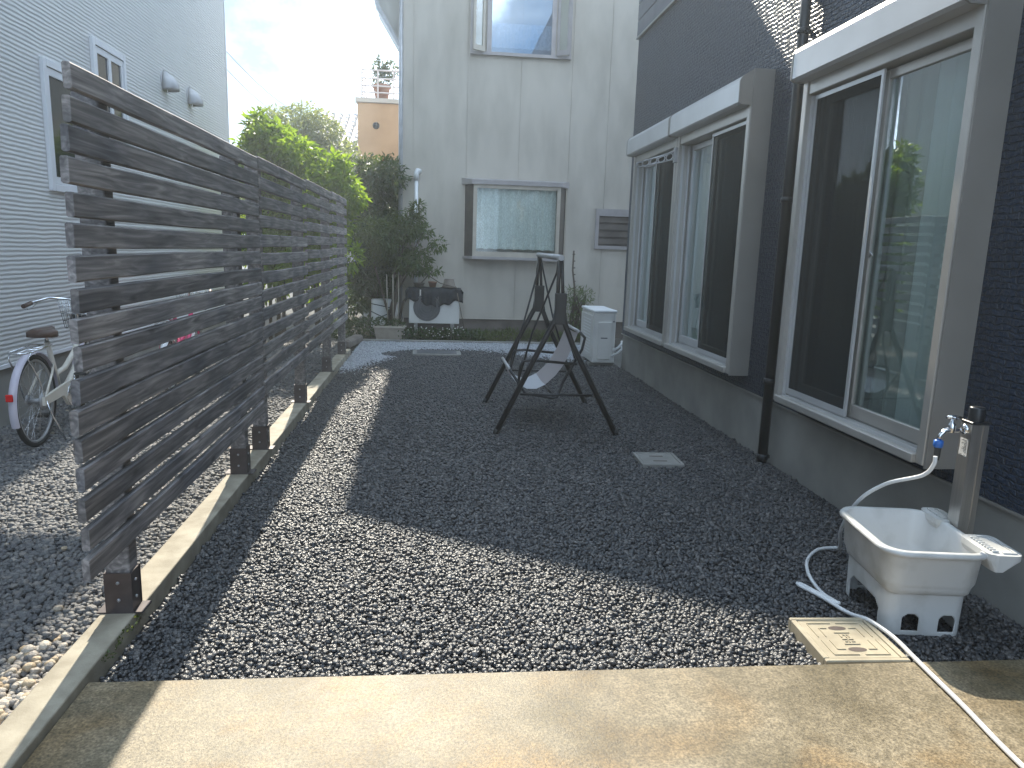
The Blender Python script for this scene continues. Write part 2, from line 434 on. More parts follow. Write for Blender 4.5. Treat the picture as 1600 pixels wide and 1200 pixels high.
def slab_mat():
    m_ = mat('driveway_concrete', (.14,.112,.066), (.26,.215,.15), .55, scale=3.1, bump=.7, bscale=220, bdist=.0015, ramp=(.36,.6))
    n, l = m_.node_tree.nodes, m_.node_tree.links
    p = n['Principled BSDF']
    src = p.inputs['Base Color'].links[0].from_socket
    t = n.new('ShaderNodeTexCoord')
    z = n.new('ShaderNodeTexNoise'); z.inputs['Scale'].default_value = 22; z.inputs['Detail'].default_value = 10; z.inputs['Roughness'].default_value = .9
    l.new(t.outputs['Object'], z.inputs['Vector'])
    r_ = n.new('ShaderNodeValToRGB'); r_.color_ramp.elements[0].position = .38; r_.color_ramp.elements[0].color = (.50,.48,.40,1); r_.color_ramp.elements[1].position = .58; r_.color_ramp.elements[1].color = (1.15,1.13,1.06,1)
    l.new(z.outputs['Fac'], r_.inputs[0])
    mx = n.new('ShaderNodeMix'); mx.data_type = 'RGBA'; mx.blend_type = 'MULTIPLY'; mx.inputs['Factor'].default_value = 1
    l.new(src, mx.inputs[6])
    zf = n.new('ShaderNodeTexNoise'); zf.inputs['Scale'].default_value = 120; zf.inputs['Detail'].default_value = 3
    l.new(t.outputs['Object'], zf.inputs['Vector'])
    rf_ = n.new('ShaderNodeMapRange'); rf_.inputs['From Min'].default_value = .3; rf_.inputs['From Max'].default_value = .7; rf_.inputs['To Min'].default_value = .5; rf_.inputs['To Max'].default_value = 1.35
    l.new(zf.outputs['Fac'], rf_.inputs['Value'])
    sf_ = n.new('ShaderNodeVectorMath'); sf_.operation = 'SCALE'
    l.new(r_.outputs[0], sf_.inputs[0]); l.new(rf_.outputs[0], sf_.inputs['Scale']); l.new(sf_.outputs[0], mx.inputs[7])
    # ochre stain patches
    z2 = n.new('ShaderNodeTexNoise'); z2.inputs['Scale'].default_value = 2.3; z2.inputs['Detail'].default_value = 4; z2.inputs['Distortion'].default_value = .6
    mpo = n.new('ShaderNodeMapping'); mpo.inputs['Location'].default_value = (3.1, 7.7, 0)
    l.new(t.outputs['Object'], mpo.inputs[0]); l.new(mpo.outputs[0], z2.inputs['Vector'])
    r2_ = n.new('ShaderNodeValToRGB'); r2_.color_ramp.elements[0].position = .47; r2_.color_ramp.elements[0].color = (1,1,1,1); r2_.color_ramp.elements[1].position = .66; r2_.color_ramp.elements[1].color = (.95,.76,.50,1)
    l.new(z2.outputs['Fac'], r2_.inputs[0])
    mx2 = n.new('ShaderNodeMix'); mx2.data_type = 'RGBA'; mx2.blend_type = 'MULTIPLY'; mx2.inputs['Factor'].default_value = 1
    l.new(mx.outputs[2], mx2.inputs[6]); l.new(r2_.outputs[0], mx2.inputs[7])
    l.new(mx2.outputs[2], p.inputs['Base Color'])
    rr = n.new('ShaderNodeMapRange'); rr.inputs['To Min'].default_value = .35; rr.inputs['To Max'].default_value = .8
    l.new(z.outputs['Fac'], rr.inputs['Value']); l.new(rr.outputs[0], p.inputs['Roughness'])
    return m_
M['slab'] = slab_mat()

def navy_mat():
    m_ = bpy.data.materials.new('navy_relief_siding'); m_.use_nodes = True
    n, l = m_.node_tree.nodes, m_.node_tree.links
    p = n['Principled BSDF']; p.inputs['Roughness'].default_value = .36; p.inputs['Specular IOR Level'].default_value = .42
    t = n.new('ShaderNodeTexCoord'); sp = n.new('ShaderNodeSeparateXYZ'); cb = n.new('ShaderNodeCombineXYZ')
    l.new(t.outputs['Object'], sp.inputs[0]); l.new(sp.outputs['Y'], cb.inputs['X']); l.new(sp.outputs['Z'], cb.inputs['Y'])
    z = n.new('ShaderNodeTexNoise'); z.inputs['Scale'].default_value = 14; z.inputs['Detail'].default_value = 2
    l.new(cb.outputs[0], z.inputs['Vector'])
    sub = n.new('ShaderNodeVectorMath'); sub.operation = 'MULTIPLY_ADD'; sub.inputs[1].default_value = (.05,.03,0)
    l.new(z.outputs['Color'], sub.inputs[0]); l.new(cb.outputs[0], sub.inputs[2])
    br = n.new('ShaderNodeTexBrick'); br.inputs['Scale'].default_value = 1
    br.inputs['Brick Width'].default_value = .085; br.inputs['Row Height'].default_value = .030
    br.inputs['Mortar Size'].default_value = .0055; br.inputs['Mortar Smooth'].default_value = 1; br.offset = .43
    br.inputs['Color1'].default_value = (.7,.7,.7,1); br.inputs['Color2'].default_value = (1,1,1,1); br.inputs['Mortar'].default_value = (0,0,0,1)
    l.new(sub.outputs[0], br.inputs['Vector'])
    z2 = n.new('ShaderNodeTexNoise'); z2.inputs['Scale'].default_value = 38; z2.inputs['Detail'].default_value = 3
    l.new(cb.outputs[0], z2.inputs['Vector'])
    mm = n.new('ShaderNodeMath'); mm.operation = 'MULTIPLY_ADD'; mm.inputs[1].default_value = 1.1
    l.new(z2.outputs['Fac'], mm.inputs[0]); l.new(br.outputs['Color'], mm.inputs[2])
    b = n.new('ShaderNodeBump'); b.inputs['Strength'].default_value = 1; b.inputs['Distance'].default_value = .013
    l.new(mm.outputs[0], b.inputs['Height']); l.new(b.outputs[0], p.inputs['Normal'])
    r_ = n.new('ShaderNodeValToRGB'); r_.color_ramp.elements[0].color = (.009,.019,.040,1); r_.color_ramp.elements[1].color = (.020,.036,.070,1)
    z3 = n.new('ShaderNodeTexNoise'); z3.inputs['Scale'].default_value = 1.5; z3.inputs['Detail'].default_value = 5
    l.new(cb.outputs[0], z3.inputs['Vector'])
    l.new(z3.outputs['Fac'], r_.inputs[0]); l.new(r_.outputs[0], p.inputs['Base Color'])
    return m_
M['navy'] = navy_mat()

def lined_mat(name, c1, c2, scale, dist, direction='Z', distortion=1.5, rough=.55):
    m_ = bpy.data.materials.new(name); m_.use_nodes = True
    n, l = m_.node_tree.nodes, m_.node_tree.links
    p = n['Principled BSDF']; p.inputs['Roughness'].default_value = rough
    t = n.new('ShaderNodeTexCoord'); mp_ = n.new('ShaderNodeMapping'); mp_.inputs['Scale'].default_value = (.35, .35, 1)
    l.new(t.outputs['Object'], mp_.inputs[0])
    w = n.new('ShaderNodeTexWave'); w.bands_direction = direction; w.inputs['Scale'].default_value = scale; w.inputs['Distortion'].default_value = distortion
    w.inputs['Detail'].default_value = 2; w.inputs['Detail Scale'].default_value = 1.2
    l.new(mp_.outputs[0], w.inputs['Vector'])
    b = n.new('ShaderNodeBump'); b.inputs['Strength'].default_value = 1; b.inputs['Distance'].default_value = dist
    l.new(w.outputs['Fac'], b.inputs['Height']); l.new(b.outputs[0], p.inputs['Normal'])
    z = n.new('ShaderNodeTexNoise'); z.inputs['Scale'].default_value = 1.5; z.inputs['Detail'].default_value = 5
    l.new(t.outputs['Object'], z.inputs['Vector'])
    r_ = n.new('ShaderNodeValToRGB'); r_.color_ramp.elements[0].color = (*c1, 1); r_.color_ramp.elements[1].color = (*c2, 1)
    l.new(z.outputs['Fac'], r_.inputs[0]); l.new(r_.outputs[0], p.inputs['Base Color'])
    return m_
M['white_siding'] = lined_mat('white_ribbed_siding', (.60,.60,.59), (.67,.67,.66), 8.8, .004, 'Z', 2.2)
M['grey_board'] = mat('grey_board', (.13,.135,.15), (.17,.175,.19), .6, scale=4)
M['stucco'] = mat('cream_panel', (.44,.405,.35), (.56,.515,.45), .85, scale=1.7, bump=.8, bscale=110, bdist=.004, rand=.03, stretch=(1.6,1.6,.55), ramp=(.28,.6), detail=9)

def gravel_mat(name, cols, rough=.5, spec=.5):
    m_ = bpy.data.materials.new(name); m_.use_nodes = True
    n, l = m_.node_tree.nodes, m_.node_tree.links
    p = n['Principled BSDF']; p.inputs['Roughness'].default_value = rough; p.inputs['Specular IOR Level'].default_value = spec
    oi = n.new('ShaderNodeObjectInfo'); r_ = n.new('ShaderNodeValToRGB')
    e = r_.color_ramp.elements
    e[0].position = 0; e[0].color = (*cols[0], 1); e[1].position = 1; e[1].color = (*cols[-1], 1)
    for i, c in enumerate(cols[1:-1]):
        q = e.new((i+1)/(len(cols)-1)); q.color = (*c, 1)
    l.new(oi.outputs['Random'], r_.inputs[0])
    t = n.new('ShaderNodeTexCoord'); z = n.new('ShaderNodeTexNoise'); z.inputs['Scale'].default_value = 2.5; z.inputs['Detail'].default_value = 5
    l.new(t.outputs['Object'], z.inputs['Vector'])
    mr = n.new('ShaderNodeMapRange'); mr.inputs['To Min'].default_value = .7; mr.inputs['To Max'].default_value = 1.3
    l.new(z.outputs['Fac'], mr.inputs['Value'])
    vs_ = n.new('ShaderNodeVectorMath'); vs_.operation = 'SCALE'; l.new(r_.outputs[0], vs_.inputs[0]); l.new(mr.outputs[0], vs_.inputs['Scale'])
    l.new(vs_.outputs[0], p.inputs['Base Color'])
    b = n.new('ShaderNodeBump'); b.inputs['Strength'].default_value = .25; b.inputs['Distance'].default_value = .12
    l.new(z.outputs['Fac'], b.inputs['Height']); l.new(b.outputs[0], p.inputs['Normal'])
    return m_
M['gravel_dark'] = gravel_mat('gravel_dark', [(.013,.015,.020), (.026,.029,.036), (.046,.047,.051), (.085,.078,.076), (.028,.032,.038), (.15,.14,.135)], .34, .7)
M['gravel_grey'] = gravel_mat('gravel_grey', [(.085,.087,.092), (.13,.13,.132), (.18,.175,.17), (.11,.108,.115), (.23,.21,.19)], .6)
M['gravel_tan'] = gravel_mat('gravel_tan', [(.36,.26,.15), (.45,.36,.25), (.30,.27,.24), (.5,.44,.36)], .6)
M['gravel_pale'] = gravel_mat('gravel_pale', [(.30,.32,.35), (.40,.42,.45), (.48,.49,.52), (.32,.33,.37)], .6)

# ------------------------------------------------------------------ ground
def sheet(name, poly, z, mt, kind='structure'):
    b = MB(); b.add([(x, y, z) for x, y in poly], [tuple(range(len(poly)))])
    return tag(b.build(name, M[mt], recalc=False), kind=kind)
sheet('ground', [(-40,-25),(40,-25),(40,60),(-40,60)], -.03, 'earth')
sheet('gravel_bed', [(-1.13,2.25),(2.52,2.25),(2.52,11.64),(-1.13,11.64)], -.012, 'under')
sheet('side_gravel_bed', [(-3.35,-3),(-1.24,-3),(-1.24,12.6),(-3.35,12.6)], -.012, 'under')
b = MB(); b.prism([(-1.118,2.322),(2.495,2.272),(2.495,-4),(-1.118,-4)], 2, -.025, .048)
tag(b.build('driveway', M['slab']), kind='structure')
b = MB(); b.prism([(-1.252,-4),(-1.122,-4),(-1.122,10.2),(-1.252,10.2)], 2, -.025, .08)
b2 = b.build('curb', M['curb']); tag(b2, kind='structure')
bev = b2.modifiers.new('bevel', 'BEVEL'); bev.width = .006; bev.segments = 2
# soil strip at the foot of the cream house, with a low edging
sheet('planting_soil', [(-3.3,11.7),(4.5,11.7),(4.5,16),(-3.3,16)], .006, 'soil')
b = MB(); b.box(-1.10,2.6,11.64,11.70,-.02,.035,.006)
tag(b.build('edging_strip', M['foundation']), kind='structure')

# thin scattering volume, added to imitate the veil of lens flare
hz = bpy.data.materials.new('flare_veil_volume'); hz.use_nodes = True
hn, hl = hz.node_tree.nodes, hz.node_tree.links
hn.clear()
ho = hn.new('ShaderNodeOutputMaterial'); hv = hn.new('ShaderNodeVolumePrincipled')
hv.inputs['Color'].default_value = (.82,.92,1,1); hv.inputs['Density'].default_value = FLARE_VEIL; hv.inputs['Anisotropy'].default_value = .55
hl.new(hv.outputs[0], ho.inputs['Volume'])
b = MB(); b.box(-41,41,-26,61,-1.03,10.2)
ho_ = b.build('flare_veil', hz); tag(ho_, kind='stuff')

# stones by geometry nodes: points carry the stones
def stone_group(name, size, mt):
    g = bpy.data.node_groups.new(name, 'GeometryNodeTree')
    g.interface.new_socket('Geometry', in_out='INPUT', socket_type='NodeSocketGeometry')
    g.interface.new_socket('Geometry', in_out='OUTPUT', socket_type='NodeSocketGeometry')
    n, l = g.nodes, g.links
    gi, go = n.new('NodeGroupInput'), n.new('NodeGroupOutput')
    join = n.new('GeometryNodeJoinGeometry')
    for k in range(6):
        ico = n.new('GeometryNodeMeshIcoSphere'); ico.inputs['Radius'].default_value = 1; ico.inputs['Subdivisions'].default_value = 2
        sp = n.new('GeometryNodeSetPosition')
        pos = n.new('GeometryNodeInputPosition'); nz_ = n.new('ShaderNodeTexNoise'); nz_.noise_dimensions = '4D'
        nz_.inputs['Scale'].default_value = .9; nz_.inputs['W'].default_value = k*3.7; nz_.inputs['Detail'].default_value = 1
        l.new(pos.outputs[0], nz_.inputs['Vector'])
        sub = n.new('ShaderNodeVectorMath'); sub.operation = 'SUBTRACT'; sub.inputs[1].default_value = (.5,.5,.5)
        l.new(nz_.outputs['Color'], sub.inputs[0])
        sc = n.new('ShaderNodeVectorMath'); sc.operation = 'SCALE'; sc.inputs['Scale'].default_value = .95
        l.new(sub.outputs[0], sc.inputs[0]); l.new(ico.outputs[0], sp.inputs['Geometry']); l.new(sc.outputs[0], sp.inputs['Offset'])
        ss = n.new('GeometryNodeSetShadeSmooth'); l.new(sp.outputs[0], ss.inputs[0])
        tr = n.new('GeometryNodeTransform'); tr.inputs['Scale'].default_value = (1, .78+.04*k, .62+.03*(k % 3))
        l.new(ss.outputs[0], tr.inputs[0])
        gt = n.new('GeometryNodeGeometryToInstance'); l.new(tr.outputs[0], gt.inputs[0]); l.new(gt.outputs[0], join.inputs[0])
    iop = n.new('GeometryNodeInstanceOnPoints'); iop.inputs['Pick Instance'].default_value = True
    l.new(gi.outputs[0], iop.inputs['Points']); l.new(join.outputs[0], iop.inputs['Instance'])
    rv = n.new('FunctionNodeRandomValue'); rv.data_type = 'FLOAT_VECTOR'; rv.inputs[0].default_value = (-.5,-.5,0); rv.inputs[1].default_value = (.5,.5,6.28)
    rf = n.new('FunctionNodeRandomValue'); rf.data_type = 'FLOAT'; rf.inputs[2].default_value = size*.62; rf.inputs[3].default_value = size*1.35
    ri = n.new('FunctionNodeRandomValue'); ri.data_type = 'INT'; ri.inputs[4].default_value = 0; ri.inputs[5].default_value = 5
    rf.inputs['Seed'].default_value = 5; ri.inputs['Seed'].default_value = 9
    l.new(rv.outputs[0], iop.inputs['Rotation']); l.new(rf.outputs[1], iop.inputs['Scale']); l.new(ri.outputs[2], iop.inputs['Instance Index'])
    sm = n.new('GeometryNodeSetMaterial'); sm.inputs['Material'].default_value = M[mt]
    l.new(iop.outputs[0], sm.inputs[0]); l.new(sm.outputs[0], go.inputs[0])
    return g

rng = np.random.default_rng(3)
def stones(name, pts, size, mt):
    me = bpy.data.meshes.new(name)
    me.vertices.add(len(pts)); me.vertices.foreach_set('co', np.asarray(pts, dtype=np.float32).ravel())
    me.materials.append(M[mt])
    o = bpy.data.objects.new(name, me); COL.objects.link(o)
    md = o.modifiers.new('stones', 'NODES'); md.node_group = stone_group(name+'_group', size, mt)
    return tag(o, kind='stuff')
def grid(x0, x1, y0, y1, sp, zj, z0=0.0):
    """hexagonal layout, shaken, with a loose second layer"""
    xs, ys = np.meshgrid(np.arange(x0, x1, sp), np.arange(y0, y1, sp*.87))
    xs = xs + sp*.5*(np.arange(ys.shape[0]) % 2)[:,None]
    n_ = xs.size
    p = np.stack([xs.ravel()+rng.uniform(-.32,.32,n_)*sp, ys.ravel()+rng.uniform(-.32,.32,n_)*sp, z0+rng.uniform(-zj,zj,n_)], 1)
    q = p[rng.random(n_) < .22].copy()
    q[:,:2] += rng.uniform(-.5,.5,(len(q),2))*sp; q[:,2] = z0+sp*.52+rng.uniform(-.3,.3,len(q))*zj
    p = np.concatenate([p, q])
    p[:,2] += .006*np.sin(p[:,0]*3.1+1)*np.cos(p[:,1]*2.3)
    p = p[(p[:,0] < x1+.004)]
    return p
def noisef(p, s, ph=0):
    return np.sin(p[:,0]*s+ph)*np.cos(p[:,1]*s*.8+ph*2)+.5*np.sin(p[:,0]*s*2.3+p[:,1]*s*1.9+ph)
near = grid(-1.105,2.49,2.34,5.2,.0180,.0035)
far = grid(-1.105,2.49,5.2,11.63,.0205,.0035)
allp = np.concatenate([near, far])
allp = allp[(allp[:,1] > 2.345-.0138*(allp[:,0]+1.118))]
# openings for the two inspection covers
for hx0, hx1, hy0, hy1 in ((1.472,1.785,2.315,2.62),(1.51,1.81,4.86,5.16)):
    allp = allp[~((allp[:,0]>hx0)&(allp[:,0]<hx1)&(allp[:,1]>hy0)&(allp[:,1]<hy1))]
# pale chippings lie over the far end with a ragged front edge
xx, yy = allp[:,0], allp[:,1]
edge = 10.6 + .25*np.sin(xx*2.1) - 1.5*np.clip((-.35-xx)/.6, 0, 1) - .45*np.clip((xx-.6)/1.2, 0, 1)
pale = (yy + rng.normal(0,.18,len(yy)) > edge) & ~((np.hypot((xx-.05)/.75,(yy-10.3)/.45) < 1))
stones('dark_gravel', allp[~pale], .0108, 'gravel_dark')
stones('pale_gravel', allp[pale], .0108, 'gravel_pale')
side = grid(-3.33,-1.27,.9,6.5,.0225,.004, .006)
side2 = grid(-3.33,-1.27,6.5,12.5,.027,.004, .006)
sidep = np.concatenate([side, side2])
tanm = (rng.random(len(sidep)) < np.clip(1.0-np.hypot((sidep[:,0]+1.36)/.22,(sidep[:,1]-2.15)/.6),0,.75)+.004)
stones('side_gravel', sidep[~tanm], .0142, 'gravel_grey')
stones('tan_pebbles', sidep[tanm]+np.array([0,0,.004]), .018, 'gravel_tan')

# ------------------------------------------------------------------ slatted fence
fence = thing('slatted_fence', 'weathered grey horizontal slat fence standing on the concrete curb', 'fence', (-1.18, 2.4, .08))
FX, FY, FZ = -1.18, 2.4, .08
def slat(y0, y1, z0, h, x=-1.122, t=.026):
    b = MB()
    n_ = 10
    bow = random.uniform(-.004,.004); tw = random.uniform(-.012,.012)
    sec = []
    c = .005
    prof = [(-t/2+c,-h/2),(t/2-c,-h/2),(t/2,-h/2+c),(t/2,h/2-c),(t/2-c,h/2),(-t/2+c,h/2),(-t/2,h/2-c),(-t/2,-h/2+c)]
    for i in range(n_+1):
        u = i/n_; y = y0+(y1-y0)*u
        dz = bow*math.sin(math.pi*u)*1.2 + random.uniform(-.0012,.0012)
        a = tw*(u-.5)*2
        for px_, pz_ in prof:
            yy_ = y
            if i in (0, n_): yy_ += random.uniform(-.003,.003)
            sec.append((px_*math.cos(a)-pz_*math.sin(a), yy_-y0, pz_*math.cos(a)+px_*math.sin(a)+dz))
    fs = [tuple(range(8)), tuple(range(n_*8, n_*8+8))[::-1]]
    for i in range(n_):
        for k in range(8):
            fs.append((i*8+k, i*8+(k+1) % 8, (i+1)*8+(k+1) % 8, (i+1)*8+k))
    b.add(sec, fs)
    o = b.build('slat', M['wood'], fence, (x-FX, y0-FY, z0+h/2-FZ))
    return o
# near panel, 17 boards; the ends are uneven
tops = [2.025,1.925,1.835,1.74,1.635,1.54,1.44,1.335,1.243,1.152,1.052,.957,.862,.765,.662,.558,.458]
ends = [2.50,2.48,2.455,2.44,2.455,2.44,2.435,2.44,2.42,2.43,2.40,2.375,2.385,2.385,2.375,2.385,2.375]
for tz, ye in zip(tops, ends):
    h = .080 + random.uniform(-.003,.003)
    slat(ye, 4.93+random.uniform(-.012,.012), tz-h, h)
# three far panels, wider gaps
for (ya, yb, zt) in ((4.955,6.735,2.035),(6.75,8.38,2.055),(8.395,9.78,2.07)):
    for k in range(13):
        h = .080 + random.uniform(-.003,.003)
        slat(ya+random.uniform(-.008,.008), yb+random.uniform(-.008,.008), zt-h-k*.1215-(0 if k else 0), h)
post_mesh = None
for py, ph in ((2.775,1.9),(4.53,1.9),(5.09,1.9),(6.65,1.93),(8.33,1.93),(9.70,1.95)):
    b = MB(); b.box(-.044,.044,-.038,.038,.05,ph,.004)
    po = b.build('post', M['wood'], fence, (0, py-FY, 0))
    b = MB()
    b.box(-.050,.050,-.046,-.0415,0,.165); b.box(-.050,.050,.0415,.046,0,.165)
    b.box(.0455,.050,-.0415,.030,.003,.165); b.box(-.050,-.0455,-.0415,.030,.003,.165)
    b.box(.0505,.085,-.046,.046,0,.006); b.box(-.085,-.0505,-.046,.046,0,.006)
    br = b.build('post_bracket', M['brown_metal'], po)
    for zz in (.055,.125):
        b = MB(); b.lathe([(0,-.005),(.006,-.004),(.007,0)], (0,-.046,zz), 8, 1)
        b.build('bolt', M['greymetal'], po)
        for s_ in (-1,1):
            b = MB(); b.lathe([(0,.005*s_),(.006,.004*s_),(.007,0)], (.0505*s_,-.01,zz), 8, 0)
            b.build('bolt', M['greymetal'], po)

# ------------------------------------------------------------------ navy house on the right
WX = 2.5
house = thing('navy_house', 'dark navy house with relief siding and three shuttered sliding windows', 'house', (WX, 0, 0))
def hb(b): # shift world coords into the house frame
    return b.xf(Matrix.Translation((-WX, 0, 0)))
# wall built round the openings
wins = [(3.12,4.68,.545,2.83), (5.48,7.12,.585,2.85), (7.14,8.69,.585,2.85)]
b = MB()
ys = [-4] + [v for w in wins for v in (w[0]+.04, w[1]-.04)] + [9.40]
WB, WT = .46, 4.10
for i in range(0, len(ys), 2):
    b.box(WX, WX+.16, ys[i], ys[i+1], WB, WT)
for w in wins:
    b.box(WX, WX+.16, w[0]+.04, w[1]-.04, WB, w[2]+.04)
    b.box(WX, WX+.16, w[0]+.04, w[1]-.04, w[3]-.06, WT)
b.box(WX+.16, 6.5, 9.24, 9.40, WB, WT)
hb(b).build('wall', M['navy'], house)
b = MB(); b.box(WX+.012, 6.5, -4, 9.385, -.03, .445, .004)
hb(b).build('foundation', M['foundation'], house)
b = MB(); b.box(WX-.008, WX+.05, -4, 9.41, .4475, .4585)
hb(b).build('base_flashing', M['alu_dark'], house)
# upper storey: horizontal grey boards
for k in range(12):
    z0 = 4.13 + k*.19
    b = MB(); b.box(WX-.022, WX+.1, 6.6, 9.42, z0, z0+.184, .006)
    hb(b).build('siding_board', M['grey_board'], house)
b = MB(); b.box(WX-.03, WX+.1, 6.6, 9.425, 4.105, 4.127)
hb(b).build('board_trim', M['alu_dark'], house)
b = MB(); b.box(WX, WX+.12, -4, 6.6, 4.10, 6.42); b.box(WX+.1,6.5,9.26,9.41,4.1,6.42)
hb(b).build('upper_wall', M['navy'], house)
b = MB(); b.box(WX-.40, WX+.0, -4, 7.2, 5.0, 5.95)
hb(b).build('balcony', M['grey_board'], house)
b = MB(); b.prism([(WX-.0,6.42),(WX-.0,6.55),(4.6,7.6),(6.7,6.55),(6.7,6.42)], 1, -4.2, 9.5)
hb(b).build('roof', M['roofdark'], house)
# downpipe
b = MB(); b.tube([(WX-.05,4.99,.0),(WX-.05,4.99,4.9)], .036, 14)
pipe = hb(b).build('downpipe', M['blackpipe'], house)
for zz in (.05,.62,1.9,3.0,3.9):
    b = MB(); b.lathe([(.0375,zz-.02),(.043,zz-.018),(.043,zz+.018),(.0375,zz+.02)], (WX-.05,4.99,0), 14)
    b.box(WX-.02,WX-.001,4.975,5.005,zz-.012,zz+.012)
    hb(b).build('pipe_clip', M['blackpipe'], pipe)
# room behind the windows
b = MB()
rx0, rx1 = WX+.2, 5.6
b.box(rx1, rx1+.05, 2.4, 9.2, .3, 3.0); b.box(rx0, rx1, 2.35, 2.4, .3, 3.0); b.box(rx0, rx1, 9.15, 9.2, .3, 3.0); b.box(rx0,rx1,2.4,9.15,2.95,3.0)
b.box(rx0, rx1, 5.2, 5.26, .3, 2.95)
hb(b).build('room_wall', M['room'], house)
b = MB(); b.box(rx0-.03, rx1, 2.4, 9.15, .48, .52)
hb(b).build('room_floor', M['roomfloor'], house)

def curtain(y0, y1, z0, z1, x, amp, n_, mt, parent):
    b = MB(); N = n_*8; vs = []
    for i in range(N+1):
        u = i/N; y = y0+(y1-y0)*u
        xo = amp*math.sin(2*math.pi*n_*u + .6*math.sin(9*u)) + amp*.3*math.sin(2*math.pi*n_*2.3*u)
        vs += [(x+xo, y, z0), (x+xo*.7, y, z1)]
    b.add(vs, [(2*i, 2*i+2, 2*i+3, 2*i+1) for i in range(N)], True)
    return hb(b).build('curtain', M[mt], parent, recalc=False)

def window(y0, y1, z0, z1, screen_near, curtains, join_far=False):
    """y0 near side, y1 far side"""
    b = MB()
    xf_ = 2.335           # front of frame
    jw = .055
    b.box(xf_, WX+.02, y0, y0+jw, z0, z1-.2, .004)          # near jamb
    b.box(xf_, WX+.02, y1-jw, y1, z0, z1-.2, .004)
    b.box(xf_-.02, WX+.02, y0+jw, y1-jw, z0, z0+.045, .004)   # sill
    b.box(xf_+.01, WX+.02, y0+jw, y1-jw, z1-.33, z1-.24, .004)
    f = hb(b).build('window_frame', M['alu'], house)
    b = MB()                                                   # inner guide rails on the jambs
    for yy in (y0+jw, y1-jw-.022):
        b.box(xf_+.03, xf_+.05, yy, yy+.022, z0+.046, z1-.34)
        b.box(xf_+.09, xf_+.105, yy, yy+.030, z0+.046, z1-.34)
    for xx in (xf_+.02, xf_+.06, xf_+.10, xf_+.13):
        b.box(xx, xx+.006, y0+jw+.03, y1-jw-.03, z0+.0455, z0+.060)
    hb(b).build('guide_rail', M['alu_pale'], f)
    # outer side cover, dull
    b = MB(); b.box(xf_+.006, WX+.01, y0-.012, y0-.001, z0-.012, z1-.0, 0)
    hb(b).build('side_cover', M['alu_dark'], f)
    # shutter box with sloping top front
    b = MB()
    X0 = 2.245
    prof = [(WX, z1), (X0+.11, z1), (X0+.02, z1-.055), (X0, z1-.085), (X0, z1-.235), (X0+.02,z1-.25), (WX, z1-.25)]
    b.prism([(p[0], p[1]) for p in prof], 1, y0+.012, y1-.012)
    hb(b).build('shutter_box', M['alu_pale'], f)
    for yy in (y0-.0005, y1-.011):
        b = MB()
        prof2 = [(WX-.001, z1+.004), (X0+.108, z1+.004), (X0+.016, z1-.052), (X0-.005, z1-.085), (X0-.005, z1-.24), (X0+.02,z1-.255), (WX-.001, z1-.255)]
        b.prism(prof2, 1, yy, yy+.0115)
        hb(b).build('shutter_box_end', M['alu_dark'], f)
    # sashes
    ym = (y0+y1)/2
    zt = z1-.34; zb = z0+.062
    spans = [(y0+jw+.024, ym+.03, 2.415), (ym-.03, y1-jw-.026, 2.455)]
    for k, (a, c, x) in enumerate(spans):
        b = MB()
        b.box(x, x+.028, a, a+.045, zb, zt, .003); b.box(x, x+.028, c-.045, c, zb, zt, .003)
        b.box(x, x+.028, a+.045, c-.045, zb, zb+.075, .003); b.box(x, x+.028, a+.045, c-.045, zt-.05, zt, .003)
        sash = hb(b).build('sash', M['alu_pale'] if k else M['alu'], f)
        b = MB(); b.box(x+.012, x+.016, a+.044, c-.044, zb+.074, zt-.049)
        hb(b).build('pane', M['glass'], f)
    # insect screen on the outer track
    a, c = (y0+jw+.028, ym+.02) if screen_near else (ym-.02, y1-jw-.03)
    x = 2.378
    b = MB()
    b.box(x, x+.012, a, a+.022, zb, zt); b.box(x, x+.012, c-.022, c, zb, zt); b.box(x, x+.012, a+.022, c-.022, zb, zb+.04); b.box(x, x+.012, a+.022, c-.022, zt-.025, zt)
    hb(b).build('screen_frame', M['alu_pale'], f)
    b = MB(); b.box(x+.004, x+.0055, a+.021, c-.021, zb+.039, zt-.024)
    hb(b).build('insect_screen', M['screen'], f)
    for cu in curtains:
        curtain(cu[0], cu[1], z0+.03, z1-.3, cu[2], cu[3], cu[4], cu[5], f)
    return f
f1 = window(3.12,4.68,.545,2.85, False, [(3.14,3.66,2.535,.018,4,'curtain'),(3.66,4.05,2.555,.03,3,'curtain_grey'),(4.3,4.66,2.62,.03,5,'curtain_grey')])
f2 = window(5.48,7.12,.585,2.87, True, [(6.05,7.1,2.53,.02,10,'curtain'),(5.5,6.0,2.60,.025,6,'curtain_grey')])
f3 = window(7.14,8.69,.585,2.87, True, [(7.75,8.67,2.53,.02,9,'curtain'),(7.16,7.8,2.60,.025,6,'curtain_grey')])
# window catch and crescent lock on the near window
b = MB(); b.tube([(2.40,3.855,1.52),(2.395,3.84,1.55),(2.40,3.825,1.53)], .006, 6)
hb(b).build('sash_pull', M['greymetal'], f1)
